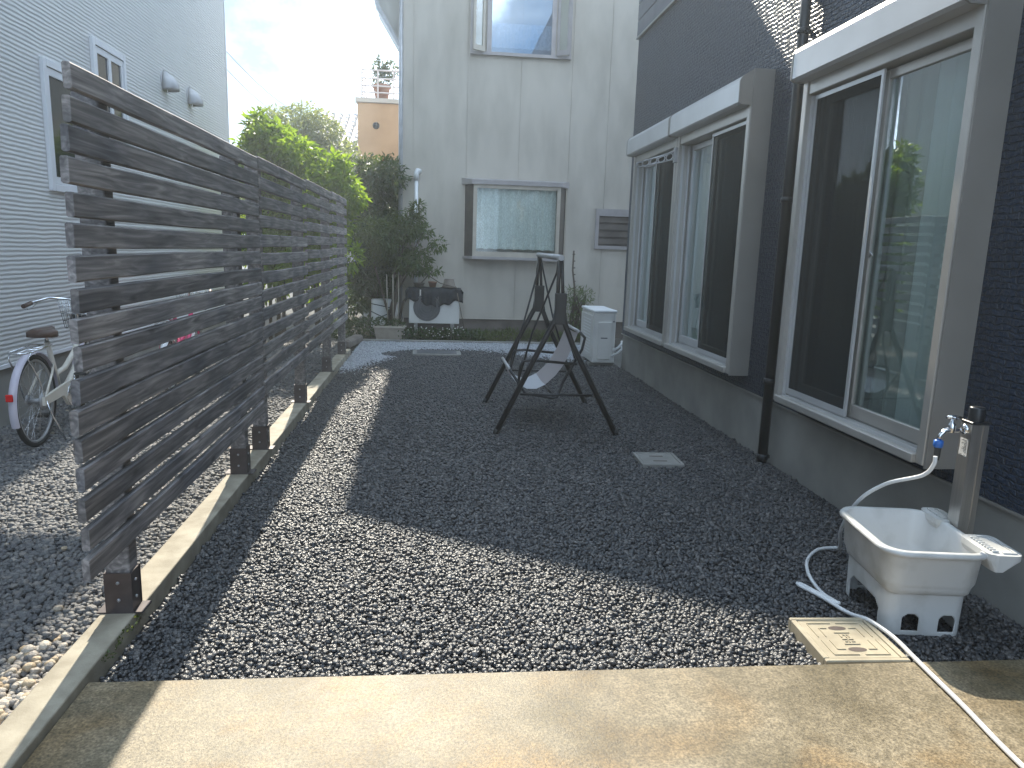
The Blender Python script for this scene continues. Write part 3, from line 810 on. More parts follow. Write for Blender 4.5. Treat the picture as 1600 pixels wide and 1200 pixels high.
# fold-out drying arm between the far windows
arm = thing('drying_arm', 'grey perforated fold-out laundry arm fixed between the two far windows', 'laundry arm', (2.33,7.13,2.45))
b = MB()
A = Vector((0,0,0)); D = Vector((-.36,.10,-.10))
pl_ = Vector((0,0,1))
for off in (.035,-.035):
    b.tube([A+pl_*off, A+D*.95+pl_*off*.6], .007, 6)
b.tube([A+D*.95+pl_*.021, A+D*1.03, A+D*.95-pl_*.021], .007, 6)
b.build('arm_rail', M['greymetal'], arm)
for u in (.16,.36,.56,.76):
    c = A+D*u
    ring = [c + D.normalized()*(.033*math.cos(a)) + pl_*(.031*math.sin(a)) for a in [2*math.pi*i/14 for i in range(14)]]
    b = MB(); b.tube(ring, .006, 6, closed=True); b.build('ring', M['greymetal'], arm)
b = MB(); b.box(-.02,.03,-.03,.03,-.07,.07,.005); b.build('wall_plate', M['greymetal'], arm)

# ------------------------------------------------------------------ cream house at the back
BY = 12.6
cream = thing('cream_house', 'cream panelled two storey house closing the far end of the yard', 'house', (0, BY, 0))
def cb_(b): return b.xf(Matrix.Translation((0,-BY,0)))
b = MB(); b.box(-.50,4.3,BY+.02,17.0,.31,6.62)
cb_(b).build('wall', M['stucco'], cream)
seams = [-.52,-.345,.535,1.41,2.26,2.90,3.6,4.32]
for i in range(len(seams)-1):
    a, c = seams[i]+.0025, seams[i+1]-.0025
    b = MB(); b.box(a, c, BY, BY+.0195, .318, 6.6)
    cb_(b).build('wall_panel', M['stucco'], cream)
b = MB(); b.box(-.49,4.3,BY+.03,16.9,-.03,.3)
cb_(b).build('foundation', M['found_back'], cream)
b = MB(); b.box(-.53,4.33,BY-.012,BY+.03,.303,.316)
cb_(b).build('base_flashing', M['stucco'], cream)
# gable roof over the front wall
roof = [(-1.28,6.52),(-1.28,6.66),(1.95,8.55),(5.3,6.66),(5.3,6.52),(1.95,8.38)]
b = MB(); b.prism(roof, 1, 12.15, 17.3)
rf = cb_(b).build('roof', M['roofdark'], cream)
b = MB(); b.prism([(-.5,6.6),(4.3,6.6),(4.3,7.05),(1.95,8.38),(-.5,6.97)], 1, BY+.03, 16.9)
cb_(b).build('gable_wall', M['stucco'], cream)
# flared eave gusset on the left side
b = MB(); b.prism([(-.53,4.68),(-.90,5.28),(-1.25,6.5),(-.53,6.5)], 1, 12.95, 13.35)
cb_(b).build('eave_gusset', M['soffit'], cream)
b = MB(); b.prism([(-.525,4.60),(-.94,5.26),(-1.31,6.5),(-1.25,6.5),(-.895,5.30),(-.525,4.70)], 1, 12.85, 13.4)
cb_(b).build('fascia', M['greymetal'], cream)
# corner downpipe and white vent pipe
b = MB(); b.tube([(-.545,BY-.02,.05),(-.545,BY-.02,6.5)], .036, 12)
cb_(b).build('downpipe', M['greymetal'], cream)
b = MB(); b.tube([(-.285,BY-.06,.6),(-.285,BY-.06,2.66)], .032, 12)
vp = cb_(b).build('vent_pipe', M['white'], cream)
b = MB(); b.tube([(-.285,BY-.06,2.58),(-.285,BY-.06,2.70),(-.27,BY-.05,2.735),(-.23,BY-.01,2.73)], [.042,.044,.044,.042], 12)
cb_(b).build('elbow', M['white'], vp)
# lower bay window
b = MB()
fy = BY-.22
b.add([(.50,BY,1.375),(.655,fy,1.375),(2.115,fy,1.375),(2.25,BY,1.375),(.50,BY,1.33),(.655,fy,1.33),(2.115,fy,1.33),(2.25,BY,1.33)],
      [(0,1,2,3),(7,6,5,4),(0,4,5,1),(1,5,6,2),(2,6,7,3)])
bay = cb_(b).build('bay_window', M['mauve_frame'], cream)
b = MB()
b.add([(.46,BY,2.66),(.63,fy-.03,2.62),(2.14,fy-.03,2.62),(2.29,BY,2.66),(.46,BY,2.55),(.63,fy-.03,2.55),(2.14,fy-.03,2.55),(2.29,BY,2.55)],
      [(0,1,2,3),(7,6,5,4),(0,4,5,1),(1,5,6,2),(2,6,7,3)])
cb_(b).build('bay_cap', M['mauve_frame'], bay)
b = MB()
b.box(.655,.715,fy-.001,fy+.04,1.376,2.549); b.box(2.055,2.115,fy-.001,fy+.04,1.376,2.549)
b.box(.7155,2.0545,fy,fy+.04,1.376,1.46); b.box(.7155,2.0545,fy,fy+.04,2.49,2.549)
cb_(b).build('front_frame', M['beige_frame'], bay)
b = MB()
b.add([(.52,BY,1.376),(.655,fy+.02,1.376),(.655,fy+.02,2.549),(.52,BY,2.549)], [(0,1,2,3)])
cb_(b).build('side_pane', M['bronze'], bay)
b = MB()
b.add([(2.235,BY,1.376),(2.115,fy+.02,1.376),(2.115,fy+.02,2.549),(2.235,BY,2.549)], [(3,2,1,0)])
cb_(b).build('side_pane', M['bronze'], bay)
for xa in (.505, 2.235):
    b = MB(); b.box(xa,xa+.02,BY-.03,BY-.005,1.376,2.55)
    cb_(b).build('side_frame', M['beige_frame'], bay)
b = MB(); b.box(.715,2.055,fy+.018,fy+.022,1.46,2.49)
cb_(b).build('pane', M['glass_back'], bay)
b = MB(); N = 130; vs = []
for i in range(N+1):
    u = i/N; x = .72+1.33*u; yo = .016*math.sin(u*70+2*math.sin(u*9)); zb = 1.50+.012*abs(math.sin(u*26))
    vs += [(x, fy+.06+yo, zb), (x, fy+.06+yo, 2.49)]
b.add(vs, [(2*i,2*i+2,2*i+3,2*i+1) for i in range(N)], True)
cb_(b).build('lace_curtain', M['lace'], bay, recalc=False)
# upper window with its two opened casements
b = MB()
z0 = 4.60; z1 = 5.9
b.box(.565,2.215,BY-.05,BY-.001,z0,z0+.05); b.box(.565,2.215,BY-.05,BY-.001,z1,z1+.05)
b.box(.565,.60,BY-.05,BY-.001,z0+.05,z1); b.box(2.18,2.215,BY-.05,BY-.001,z0+.05,z1)
b.box(.83,.905,BY-.05,BY-.001,z0+.05,z1); b.box(1.885,1.955,BY-.05,BY-.001,z0+.05,z1)
uw = cb_(b).build('upper_window', M['mauve_frame'], cream)
b = MB(); b.box(.905,1.885,BY-.03,BY-.026,z0+.05,z1)
cb_(b).build('pane', M['glass_sky'], uw)
b = MB(); vs = []
for i in range(61):
    u = i/60; x = .90+.99*u; vs += [(x, BY-.012+.006*math.sin(u*60), z0+.12+.01*abs(math.sin(u*30))), (x, BY-.012+.006*math.sin(u*60), z0+.50)]
b.add(vs, [(2*i,2*i+2,2*i+3,2*i+1) for i in range(60)], True)
cb_(b).build('lace_curtain', M['lace'], uw, recalc=False)
for (xa, xb, mt, ya, yb) in ((.605,.80,'beige_frame',BY-.20,BY-.06),(1.975,2.165,'mauve_frame',BY-.06,BY-.20)):
    b = MB()
    def q(u0, u1, w0, w1, off0=0, off1=.03):
        vs = []
        for u in (u0, u1):
            for o_ in (off0, off1):
                for w in (w0, w1):
                    vs.append((xa+(xb-xa)*u, ya+(yb-ya)*u+o_, w))
        b.add(vs, [(0,1,3,2),(4,6,7,5),(0,4,5,1),(2,3,7,6),(0,2,6,4),(1,5,7,3)])
    q(0,.2,z0+.04,z1); q(.8,1,z0+.04,z1); q(.2,.8,z0+.04,z0+.12); q(.2,.8,z1-.08,z1)
    c_ = cb_(b).build('casement', M[mt], uw)
    b = MB()
    b.add([(xa+(xb-xa)*.2, ya+(yb-ya)*.2+.015, z0+.12),(xa+(xb-xa)*.8, ya+(yb-ya)*.8+.015, z0+.12),(xa+(xb-xa)*.8, ya+(yb-ya)*.8+.015, z1-.08),(xa+(xb-xa)*.2, ya+(yb-ya)*.2+.015, z1-.08)], [(0,1,2,3)])
    cb_(b).build('casement_pane', M['glass'], uw)
# louvre window at the right
b = MB()
b.box(2.77,2.83,BY-.04,BY-.001,1.56,2.24); b.box(3.42,3.48,BY-.04,BY-.001,1.56,2.24)
b.box(2.83,3.42,BY-.04,BY-.001,2.12,2.24); b.box(2.83,3.42,BY-.04,BY-.001,1.56,1.62)
lw = cb_(b).build('louvre_window', M['mauve_frame'], cream)
b = MB(); b.box(2.83,3.42,BY-.012,BY-.002,1.62,2.12); cb_(b).build('louvre_backing', M['bronze'], lw)
for k in range(4):
    b = MB(); zz = 1.65+k*.122
    b.add([(2.83,BY-.03,zz),(3.42,BY-.03,zz),(3.42,BY-.013,zz+.09),(2.83,BY-.013,zz+.09)], [(0,1,2,3)])
    cb_(b).build('louvre_blade', M['bronze'], lw)

# ------------------------------------------------------------------ white ribbed house on the left
LX = -3.3
wh = thing('white_house', 'white ribbed siding house beyond the fence on the left', 'house', (LX, 6, 0))
def lb(b): return b.xf(Matrix.Translation((-LX,-6,0)))
b = MB(); b.box(-11, LX, -4, 12.7, .50, 7.85)
lb(b).build('wall', M['white_siding'], wh)
b = MB(); b.box(-10.97, LX-.02, -3.97, 12.67, -.03, .47)
lb(b).build('foundation', M['foundation'], wh)
b = MB(); b.box(LX-.05, LX+.012, -4, 12.71, .472, .50)
lb(b).build('base_flashing', M['white_frame'], wh)
b = MB(); b.box(LX-.04, LX+.010, 12.69, 12.715, .50, 7.8); lb(b).build('corner_trim', M['white_frame'], wh)
b = MB(); b.prism([(-2.40,7.80),(-2.40,7.95),(-7.1,9.6),(-11.9,7.95),(-11.9,7.80)], 1, -4.8, 13.3)
lb(b).build('roof', M['roofdark'], wh)
for (y0, y1, z0, z1, two) in ((6.87,7.62,1.88,2.97,0),(7.85,8.62,2.50,3.39,1)):
    b = MB()
    x0, x1 = LX+.001, LX+.035
    b.box(x0,x1,y0,y0+.055,z0,z1,.003); b.box(x0,x1,y1-.055,y1,z0,z1,.003); b.box(x0,x1,y0+.055,y1-.055,z0,z0+.06,.003); b.box(x0,x1,y0+.055,y1-.055,z1-.06,z1,.003)
    wf = lb(b).build('window_frame', M['white_frame'], wh)
    b = MB()
    a, c, e, g_ = y0+.06, y1-.06, z0+.065, z1-.065
    b.box(x0,x1-.012,a,a+.045,e,g_); b.box(x0,x1-.012,c-.045,c,e,g_); b.box(x0,x1-.012,a+.045,c-.045,e,e+.06); b.box(x0,x1-.012,a+.045,c-.045,g_-.06,g_)
    if two: b.box(x0,x1-.010,(a+c)/2-.03,(a+c)/2+.03,e+.06,g_-.06)
    lb(b).build('sash', M['white_frame'], wf)
    b = MB(); b.box(x0,x0+.008,a+.04,c-.04,e+.05,g_-.05)
    lb(b).build('pane', M['dark_glass'] if 'dark_glass' in M else M.setdefault('dark_glass', mat('dark_glass', (.02,.024,.028), None, .08, spec=.6)), wf)
for hy in (9.85,10.8):
    # half-dome vent hood
    b = MB(); vs = []; fs = []
    n1, n2 = 8, 12
    for i in range(n1+1):
        u = i/n1
        for j in range(n2+1):
            a = math.pi*j/n2
            rr = .10
            # profile: dome upper, opening underneath
            z = .13 - .24*u
            dep = .17*math.sin(min(1, u*1.25)*math.pi/2)
            vs.append((dep*math.sin(a)+.01, rr*math.cos(a)*(1 if u > 0 else .5)*min(1,.45+u*1.3), z))
    for i in range(n1):
        for j in range(n2):
            fs.append((i*(n2+1)+j, i*(n2+1)+j+1, (i+1)*(n2+1)+j+1, (i+1)*(n2+1)+j))
    b.add(vs, fs, True)
    hd = b.build('vent_hood', M['greymetal'], wh, (0.0, hy-6, 3.40))
    md = hd.modifiers.new('s', 'SOLIDIFY'); md.thickness = .006
    b = MB(); b.lathe([(0,.012),(.115,.012),(.125,.001)], (0,hy-6,3.40), 20, 0)
    b.build('hood_flange', M['greymetal'], wh)

# ------------------------------------------------------------------ orange house, tiled house, wires
oh = thing('orange_house', 'orange rendered house with a railed roof balcony behind the shrubs', 'house', (-1.2,20,0))
b = MB(); b.box(-.765,1.2,0,5,3.72,5.10); b.build('upper_wall', M['orange'], oh)
b = MB(); b.box(-.70,1.2,.25,5,-.03,3.70); b.build('lower_wall', M['foundation'], oh)
b = MB(); b.box(-.81,1.2,-.06,5,5.11,5.22); b.build('parapet', M['orange_trim'], oh)
for k, zz in enumerate((5.36,5.52,5.70,5.90)):
    b = MB(); b.tube([(1.2,-.0,zz),(-.66,-.0,zz),(-.66,1.6,zz)], .022, 6); b.build('rail', M['rail'], oh)
for xx in (-.66,-.25,.15,.6):
    b = MB(); b.box(xx-.018,xx+.018,-.02,.02,5.22,5.92); b.build('rail_post', M['rail'], oh)
b = MB(); b.lathe([(0,-.10),(.05,-.09),(.07,-.03),(.09,0)], (-.30,0,4.55), 12, 1); b.build('wall_lamp', M['black'], oh)

th = thing('tiled_house', 'low house with a pale tiled roof showing between shrubs and orange wall', 'house', (-3,25,0))
b = MB(); b.box(-.6,2.5,.2,6,-.03,4.55); b.build('wall', M['mauve_frame'], th)
b = MB(); b.prism([(-.3,4.62),(3.0,6.1),(6.3,4.62)], 0, -.9, 2.9); b.build('roof', M['tile'], th)
b = MB()
for r_ in range(8):
    for c_ in range(14):
        u = r_/8; y = -.32+3.3*u; z = 4.66+1.48*u
        x = -.85+c_*.262
        b.tube([(x,y,z+.01),(x,y+.42,z+.19)], .075, 6)
tl = b.build('roof_tiles', M['tile'], th); tag(tl, kind='stuff')
bx = thing('rooftop_tank', 'black box shaped tank on the roof left of the orange house', 'tank', (-2.45,28,5.55))
b = MB(); b.box(-.25,.3,0,.6,.0,.42,.02); b.build('tank_body', M['roofdark'], bx)
b = MB(); b.box(-.3,.35,-.05,.65,.42,.5,.01); b.build('tank_lid', M['black'], bx)
an = thing('tv_antenna', 'thin tv antenna on a mast beside the orange house', 'antenna', (-2.62,26,5.0))
b = MB(); b.tube([(0,0,-.3),(0,0,1.85)], .018, 6); b.build('mast', M['greymetal'], an)
b = MB(); b.tube([(-.35,0,1.75),(.2,0,1.75)], .012, 5)
for k in range(6): b.tube([(-.3+k*.09,-.18,1.75),(-.3+k*.09,.18,1.75)], .006, 4)
b.build('antenna_bar', M['greymetal'], an)

def px_pt(x, y, Y):
    """world point at depth Y whose picture position was measured (used for far wires)"""
    d = fwd + r2*((x-800)/1137) - u2*((y-600)/1137)
    t = Y/d.y
    return Vector((0,0,1.5)) + d*t
for lab, p0, p1 in (('upper of the two overhead wires crossing the sky',(330,55),(475,182)),('lower of the two overhead wires crossing the sky',(330,82),(455,188))):
    a = px_pt(*p0, 20); c = px_pt(*p1, 34)
    pts = [a.lerp(c, t/12)-Vector((0,0,.25*math.sin(math.pi*t/12))) for t in range(13)]
    b = MB(); b.tube(pts, .012, 5)
    tag(b.build('overhead_wire', M['black']), lab, 'wire', 'overhead wires')

# ------------------------------------------------------------------ foliage
def leaves(name, centers, n_, size, mt, parent, aspect=.42, droop=.3, seed=1, kind='stuff'):
    """centers: list of (x,y,z,rx,ry,rz) blobs; leaf faces are folded rhombs"""
    rg = np.random.default_rng(seed)
    C = np.array(centers, float)
    vol = C[:,3]*C[:,4]*C[:,5]; w = vol**.7; w /= w.sum()
    idx = rg.choice(len(C), n_, p=w)
    d = rg.normal(size=(n_,3)); d /= np.linalg.norm(d, axis=1)[:,None]
    rad = rg.uniform(.25,1,n_)**.45
    P = C[idx,:3] + d*rad[:,None]*C[idx,3:6]
    # axis of leaf
    ax = rg.normal(size=(n_,3))*.7 + d*.8; ax[:,2] -= droop; ax /= np.linalg.norm(ax, axis=1)[:,None]
    up_ = rg.normal(size=(n_,3))*.5 + np.array([0,0,1]); sd_ = np.cross(ax, up_); sd_ /= np.linalg.norm(sd_, axis=1)[:,None]
    nn = np.cross(sd_, ax)
    L = size*rg.uniform(.6,1.3,n_)[:,None]
    W = L*aspect/2
    v = np.stack([P, P+ax*L*.45+sd_*W+nn*W*.35, P+ax*L-nn*L*.12, P+ax*L*.45-sd_*W+nn*W*.35], 1).reshape(-1,3)
    me = bpy.data.meshes.new(name)
    me.vertices.add(4*n_); me.vertices.foreach_set('co', v.astype(np.float32).ravel())
    me.loops.add(6*n_); me.polygons.add(2*n_)
    base = (np.arange(n_)*4)[:,None]
    me.loops.foreach_set('vertex_index', (base+np.array([0,1,2,0,2,3])).ravel().astype(np.int32))
    me.polygons.foreach_set('loop_start', (np.arange(2*n_)*3).astype(np.int32))
    me.update(calc_edges=True)
    me.materials.append(M[mt])
    o = bpy.data.objects.new(name, me); COL.objects.link(o)
    if parent: o.parent = parent
    if kind: o['kind'] = kind
    return o
def clumps(box, n_, r0, r1, seed):
    rg = np.random.default_rng(seed)
    x0,x1,y0,y1,z0,z1 = box
    out = []
    for _ in range(n_):
        r_ = rg.uniform(r0,r1)
        out.append((rg.uniform(x0+r_*.5,x1-r_*.5), rg.uniform(y0,y1), rg.uniform(z0+r_*.5,z1-r_*.7), r_, r_, r_*rg.uniform(.7,1)))
    return out
def shrub(name, label, cat, base, cl, n_, size, mt, seed, stems, aspect=.42, group=None, droop=.3):
    t = thing(name, label, cat, (base[0],base[1],0), 0, group)
    C = [(c[0]-base[0], c[1]-base[1], *c[2:]) for c in cl]
    leaves('crown', C, n_, size, mt, t, aspect, droop, seed)
    b = MB(); rg = random.Random(seed)
    for s_ in range(stems):
        c = C[rg.randrange(len(C))]
        x0_, y0_ = rg.uniform(-.12,.12), rg.uniform(-.12,.12)
        mid = Vector((x0_+(c[0]-x0_)*.35+rg.uniform(-.1,.1), y0_+(c[1]-y0_)*.35, c[2]*.55))
        b.tube([(x0_,y0_,-.02), mid, (c[0],c[1],c[2])], [.03,.02,.008], 6)
    b.build('trunk', M['bark'], t)
    return t
def nearer(cl, k=.86):
    return [(c[0]*k, c[1]*k, 1.5+(c[2]-1.5)*k, c[3]*k, c[4]*k, c[5]*k) for c in cl]
cl = clumps((-3.15,-2.35,12.9,13.8,.6,3.45), 26, .28,.45, 1) + [(-2.95,13.2,3.35,.22,.25,.35),(-2.6,13.3,3.15,.2,.2,.3),(-3.05,13.2,3.0,.3,.3,.4)]
cl = nearer(cl)
shrub('broadleaf_shrub','bright sunlit shrub with long drooping leaves against the white house corner','shrub',(-2.40,11.45),cl,7000,.14,'leaf_bright',2,6)
cl = clumps((-2.4,-1.3,12.3,13.2,.5,2.95), 26, .26,.42, 3) + [(-2.2,12.6,2.95,.3,.3,.25),(-1.7,12.6,2.75,.3,.3,.25)]
cl = nearer(cl)
shrub('broadleaf_shrub','bright green leafy shrub rising over the far end of the slat fence','shrub',(-1.62,11.0),cl,9000,.12,'leaf_bright',4,6)
cl = clumps((-4.2,-1.9,16.5,17.6,1.5,4.3), 34, .35,.6, 5) + [(-3.0,17,4.1,.55,.5,.3),(-2.5,17,4.0,.5,.5,.3),(-2.75,17,4.25,.4,.4,.25),(-3.5,17,3.9,.5,.5,.3)]
shrub('rounded_tree','pale grey green round topped tree behind the bright shrubs','tree',(-3.1,17.2),cl,24000,.11,'leaf_grey',6,4)
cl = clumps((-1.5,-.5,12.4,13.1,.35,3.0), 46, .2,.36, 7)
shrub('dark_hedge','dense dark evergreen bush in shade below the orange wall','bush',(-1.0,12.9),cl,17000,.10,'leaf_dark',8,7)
cl = clumps((-1.2,.0,11.9,12.25,1.15,2.0), 12, .16,.28, 9) + [(-.15,12.1,1.75,.16,.15,.1),(.08,12.05,1.55,.14,.12,.12),(-.35,12.1,1.15,.25,.15,.1),(.0,12.05,1.12,.16,.1,.05),(-.45,12.15,1.9,.25,.2,.22),(-.25,12.1,2.1,.12,.12,.12)]
shrub('maple_sapling','thin shaded maple with layered drooping branches beside the downpipe','tree',(-.7,12.15),cl,5200,.09,'leaf_maple',10,7,.30, None,.6)
cl = clumps((2.2,2.75,11.95,12.3,.25,.95), 10, .12,.2, 11)
shrub('wispy_shrub','wispy half bare shrub behind the outdoor unit','shrub',(2.45,12.1),cl,900,.08,'leaf_maple',12,14,.16)
# bare stick
st = MB(); st.tube([(2.55,11.95,.0),(2.47,11.97,.45),(2.36,12.0,.68),(2.34,12.0,.95),(2.30,12.0,1.2),(2.305,12.0,1.52)], [.022,.02,.018,.017,.016,.014], 7)
for k in range(7):
    st.lathe([(.0,-.012),(.024,-.006),(.024,.006),(.0,.012)], (2.35-.007*k,12.0,.8+.11*k), 7)
tag(st.build('bare_branch', M['bark']), 'bare pruned knobbly branch standing upright behind the swing seat', 'branch')
# low plants along the foot of the wall
cl = [(x, 11.9+.1*math.sin(x*7), .08, .16, .12, .12) for x in np.arange(-.45,.75,.13)]
o = leaves('ground_cover', cl, 1800, .05, 'leaf_dark', None, .6, -.2, 21); tag(o, kind='stuff')
cl = [(x, 12.1+.15*math.sin(x*5), .05, .22, .25, .11) for x in np.arange(.7,2.6,.16)]
o = leaves('weeds', cl, 2200, .09, 'grass', None, .12, -1.2, 22); tag(o, kind='stuff')
cl = [(x, 12.0+.1*math.sin(x*5), .16, .2, .25, .18) for x in np.arange(-1.6,-.9,.14)]
o = leaves('low_bushes', cl, 1600, .06, 'leaf_dark', None, .5, -.2, 23); tag(o, kind='stuff')
b = MB(); rg = random.Random(5)
for k in range(70):
    x, y, z = rg.uniform(-.45,.55), rg.uniform(11.75,12.0), rg.uniform(.08,.24)
    b.add([(x-.008,y,z-.008),(x+.008,y,z-.008),(x+.008,y,z+.008),(x-.008,y,z+.008)], [(0,1,2,3)])
tag(b.build('small_white_flowers', M['flower']), kind='stuff')
# moss tufts on curb edge by the first post
o = leaves('moss', [(-1.118,2.3+.1*i,.055,.012,.07,.02) for i in range(2,5)], 110, .012, 'grass', None, .8, -1, 24); tag(o, kind='stuff')

# plant pots on the orange house balcony
pp = thing('potted_plant', 'bushy plant in a terracotta pot on the orange house balcony', 'potted plant', (-1.38,20.4,5.2))
b = MB(); b.lathe([(0,.05),(.16,.05),(.22,.36),(.25,.36),(.25,.42),(.0,.42)], (0,0,0), 16); b.build('pot', M['terracotta'], pp)
leaves('foliage', [(0,0,.62,.28,.25,.25),(.2,0,.8,.25,.2,.25),(-.05,0,.85,.2,.2,.2)], 1300, .09, 'leaf_dark', pp, .4, .1, 31)
b = MB(); b.tube([(0,0,.4),(-.05,0,.9),(-.12,0,1.35)], .012, 5); b.build('stem', M['bark'], pp)
leaves('shoot', [(-.12,0,1.3,.16,.1,.2),(-.18,0,1.1,.15,.1,.06)], 60, .16, 'leaf_maple', pp, .16, .2, 32)

# ------------------------------------------------------------------ things at the foot of the cream house
ac2 = thing('covered_outdoor_unit', 'old cream outdoor unit draped with a black cloth under the bay window', 'air conditioner', (.03,12.12,0))
W2 = .41
b = MB(); b.box(-W2,W2,-.13,.13,.27,.83,.008); b.build('casing', M['acwhite'], ac2)
b = MB()
for rr in (.06,.10,.14,.18,.215):
    b.tube([(-.12+rr*math.cos(a),-.138,.53+rr*math.sin(a)) for a in [2*math.pi*i/24 for i in range(24)]], .004, 4, closed=True)
b.build('fan_grille', M['grille'], ac2)
b = MB(); b.lathe([(0,-.132),(.22,-.132)], (-.12,0,.53), 24, 1); b.build('fan_opening', M['grille'], ac2)
for sx in (-.3,.3):
    b = MB(); b.box(sx-.03,sx+.03,-.14,.14,.0,.268,.01); b.build('foot', M['foundation'], ac2)
# draped cloth
b = MB(); nx, ny = 30, 12; vs = []; fs = []
rg = random.Random(9)
for i in range(nx+1):
    for j in range(ny+1):
        u = i/nx; v = j/ny
        x = -W2-.05+(2*W2+.10)*u
        if v < .4:
            t_ = v/.4; y = -.15-.01*math.sin(u*19)-.015*math.sin(u*43); z = .60+.05*math.sin(u*7+1)+.02*math.sin(u*31) + (.84-.62)*t_
        else:
            t_ = (v-.4)/.6; y = -.15+.30*t_; z = .845+.015*math.sin(u*13+t_*5)
        if i in (0, nx): z -= .10*(1 if v > .35 else .3)
        vs.append((x*(1.02 if v < .4 else 1), y, z))
for i in range(nx):
    for j in range(ny):
        a = i*(ny+1)+j; fs.append((a, a+ny+1, a+ny+2, a+1))
b.add(vs, fs, True)
cl_ = b.build('black_cloth', M['darkcloth']); cl_.location = (.03,12.12,0)
tag(cl_, 'black cloth draped over the old outdoor unit below the bay window', 'cloth')
md = cl_.modifiers.new('s','SOLIDIFY'); md.thickness = .006
def pot(x, y, z, r_, h, mt, label, inv=False):
    t = thing('plant_pot', label, 'pot', (x,y,z), 0, 'pots standing on the covered outdoor unit')
    b = MB()
    pr = [(0,0),(r_*.72,0),(r_*.95,h*.8),(r_*1.06,h*.8),(r_*1.06,h),(r_*.92,h),(r_*.85,h*.75),(0,h*.7)]
    if inv: pr = [(0,h),(r_*.7,h),(r_*.95,h*.2),(r_*1.06,h*.2),(r_*1.06,0),(0,0)]
    b.lathe(pr, (0,0,0), 18); b.build('pot_body', M[mt], t)
    if not inv:
        b = MB(); b.lathe([(0,h*.78),(r_*.84,h*.78)], (0,0,0), 14); b.build('pot_soil', M['soil'], t)
pot(-.22,12.12,.855,.09,.07,'pot_grey','flat grey dish, leftmost pot on the black cloth')
pot(.0,12.12,.858,.07,.09,'terracotta','small terracotta pot in the middle of the black cloth')
pot(.27,12.12,.858,.11,.14,'pot_grey','brown pot upside down, rightmost on the black cloth', True)
b = MB(); b.tube([(-.12,12.0,1.08),(.12,12.03,.93),(.40,12.0,.86)], .008, 5)
tag(b.build('stick', M['bark']), 'thin stick lying across the pots on the black cloth', 'stick')
b = MB(); b.tube([(.40,11.97,.78),(.47,11.94,.45),(.56,11.90,.04)], .007, 5)
tag(b.build('garden_stake', M['bark']), 'thin stake leaning on the right side of the covered unit', 'stake')

pt = thing('planter_trough', 'beige rectangular planter trough in front of the maple', 'planter', (-.69,11.93,0))
b = MB()
def frus(b, w0, d0, w1, d1, z0, z1):
    vs = [(-w0,-d0,z0),(w0,-d0,z0),(w0,d0,z0),(-w0,d0,z0),(-w1,-d1,z1),(w1,-d1,z1),(w1,d1,z1),(-w1,d1,z1)]
    b.add(vs, [(3,2,1,0),(0,1,5,4),(1,2,6,5),(2,3,7,6),(3,0,4,7)])
frus(b, .20,.09,.24,.12,.0,.20); frus(b, .20,.085,.17,.065,.2299,.10)
b.box(-.255,.255,-.135,-.115,.195,.23,.004); b.box(-.255,.255,.115,.135,.195,.23,.004); b.box(-.255,-.235,-.115,.115,.195,.23); b.box(.235,.255,-.115,.115,.195,.23)
b.build('trough', M['planter'], pt)
b = MB(); b.box(-.235,.235,-.115,.115,.18,.205); b.build('trough_soil', M['soil'], pt)
leaves('trough_plants', [(-.12,0,.28,.12,.08,.08),(.12,0,.26,.12,.08,.06)], 300, .05, 'leaf_dark', pt, .5, -.2, 41)

cr_ = thing('white_container', 'white container crossed by dark straps behind the trough', 'container', (-.85,12.45,0), R(6))
b = MB(); b.box(-.17,.17,-.12,.12,.12,.62,.02); b.build('container_body', M['white'], cr_)
b = MB()
for (za, zb) in ((.25,.42),(.42,.25),(.55,.48)):
    b.tube([(-.172,-.124,za),(.172,-.124,zb)], .007, 5)
b.build('strap', M['black'], cr_)
b = MB(); b.box(-.20,.20,-.15,.15,.0,.118,.01); b.build('container_base', M['foundation'], cr_)
for i, (sx, lab) in enumerate(((-.72,'left'),(-.63,'middle'),(-.55,'right'))):
    b = MB(); b.tube([(sx,12.02,.2),(sx-.02+.01*i,12.02,1.05)], .008, 5)
    tag(b.build('garden_cane', M['beige_frame']), 'thin pale garden cane by the maple, %s one of three' % lab, 'cane', 'garden canes')

rk = MB()
rk.box(-.075,.075,-.5,.5,0,.13,.03)
ro = rk.build('edging_stone', M['found_back']); ro.location = (-1.20,11.15,0); ro.rotation_euler = (R(-2),0,R(-5))
tag(ro, 'long brown edging stone lying past the end of the fence curb', 'stone')
tr_ = MB(); tr_.box(-.34,.34,-.19,.19,-.01,.02,.006)
tr_.box(-.30,.30,-.15,.15,.0203,.024)
g1 = thing('drain_cover', 'wide grey drain cover flush with the pale gravel near the back edging', 'drain cover', (.07,10.35,.012))
b = MB(); b.box(-.34,.34,-.20,.20,-.01,.02,.005); b.build('cover_frame', M['hatch_grey'], g1)
b = MB(); b.box(-.28,.28,-.16,.16,.0205,.026); b.build('cover_plate', M['grille'], g1)

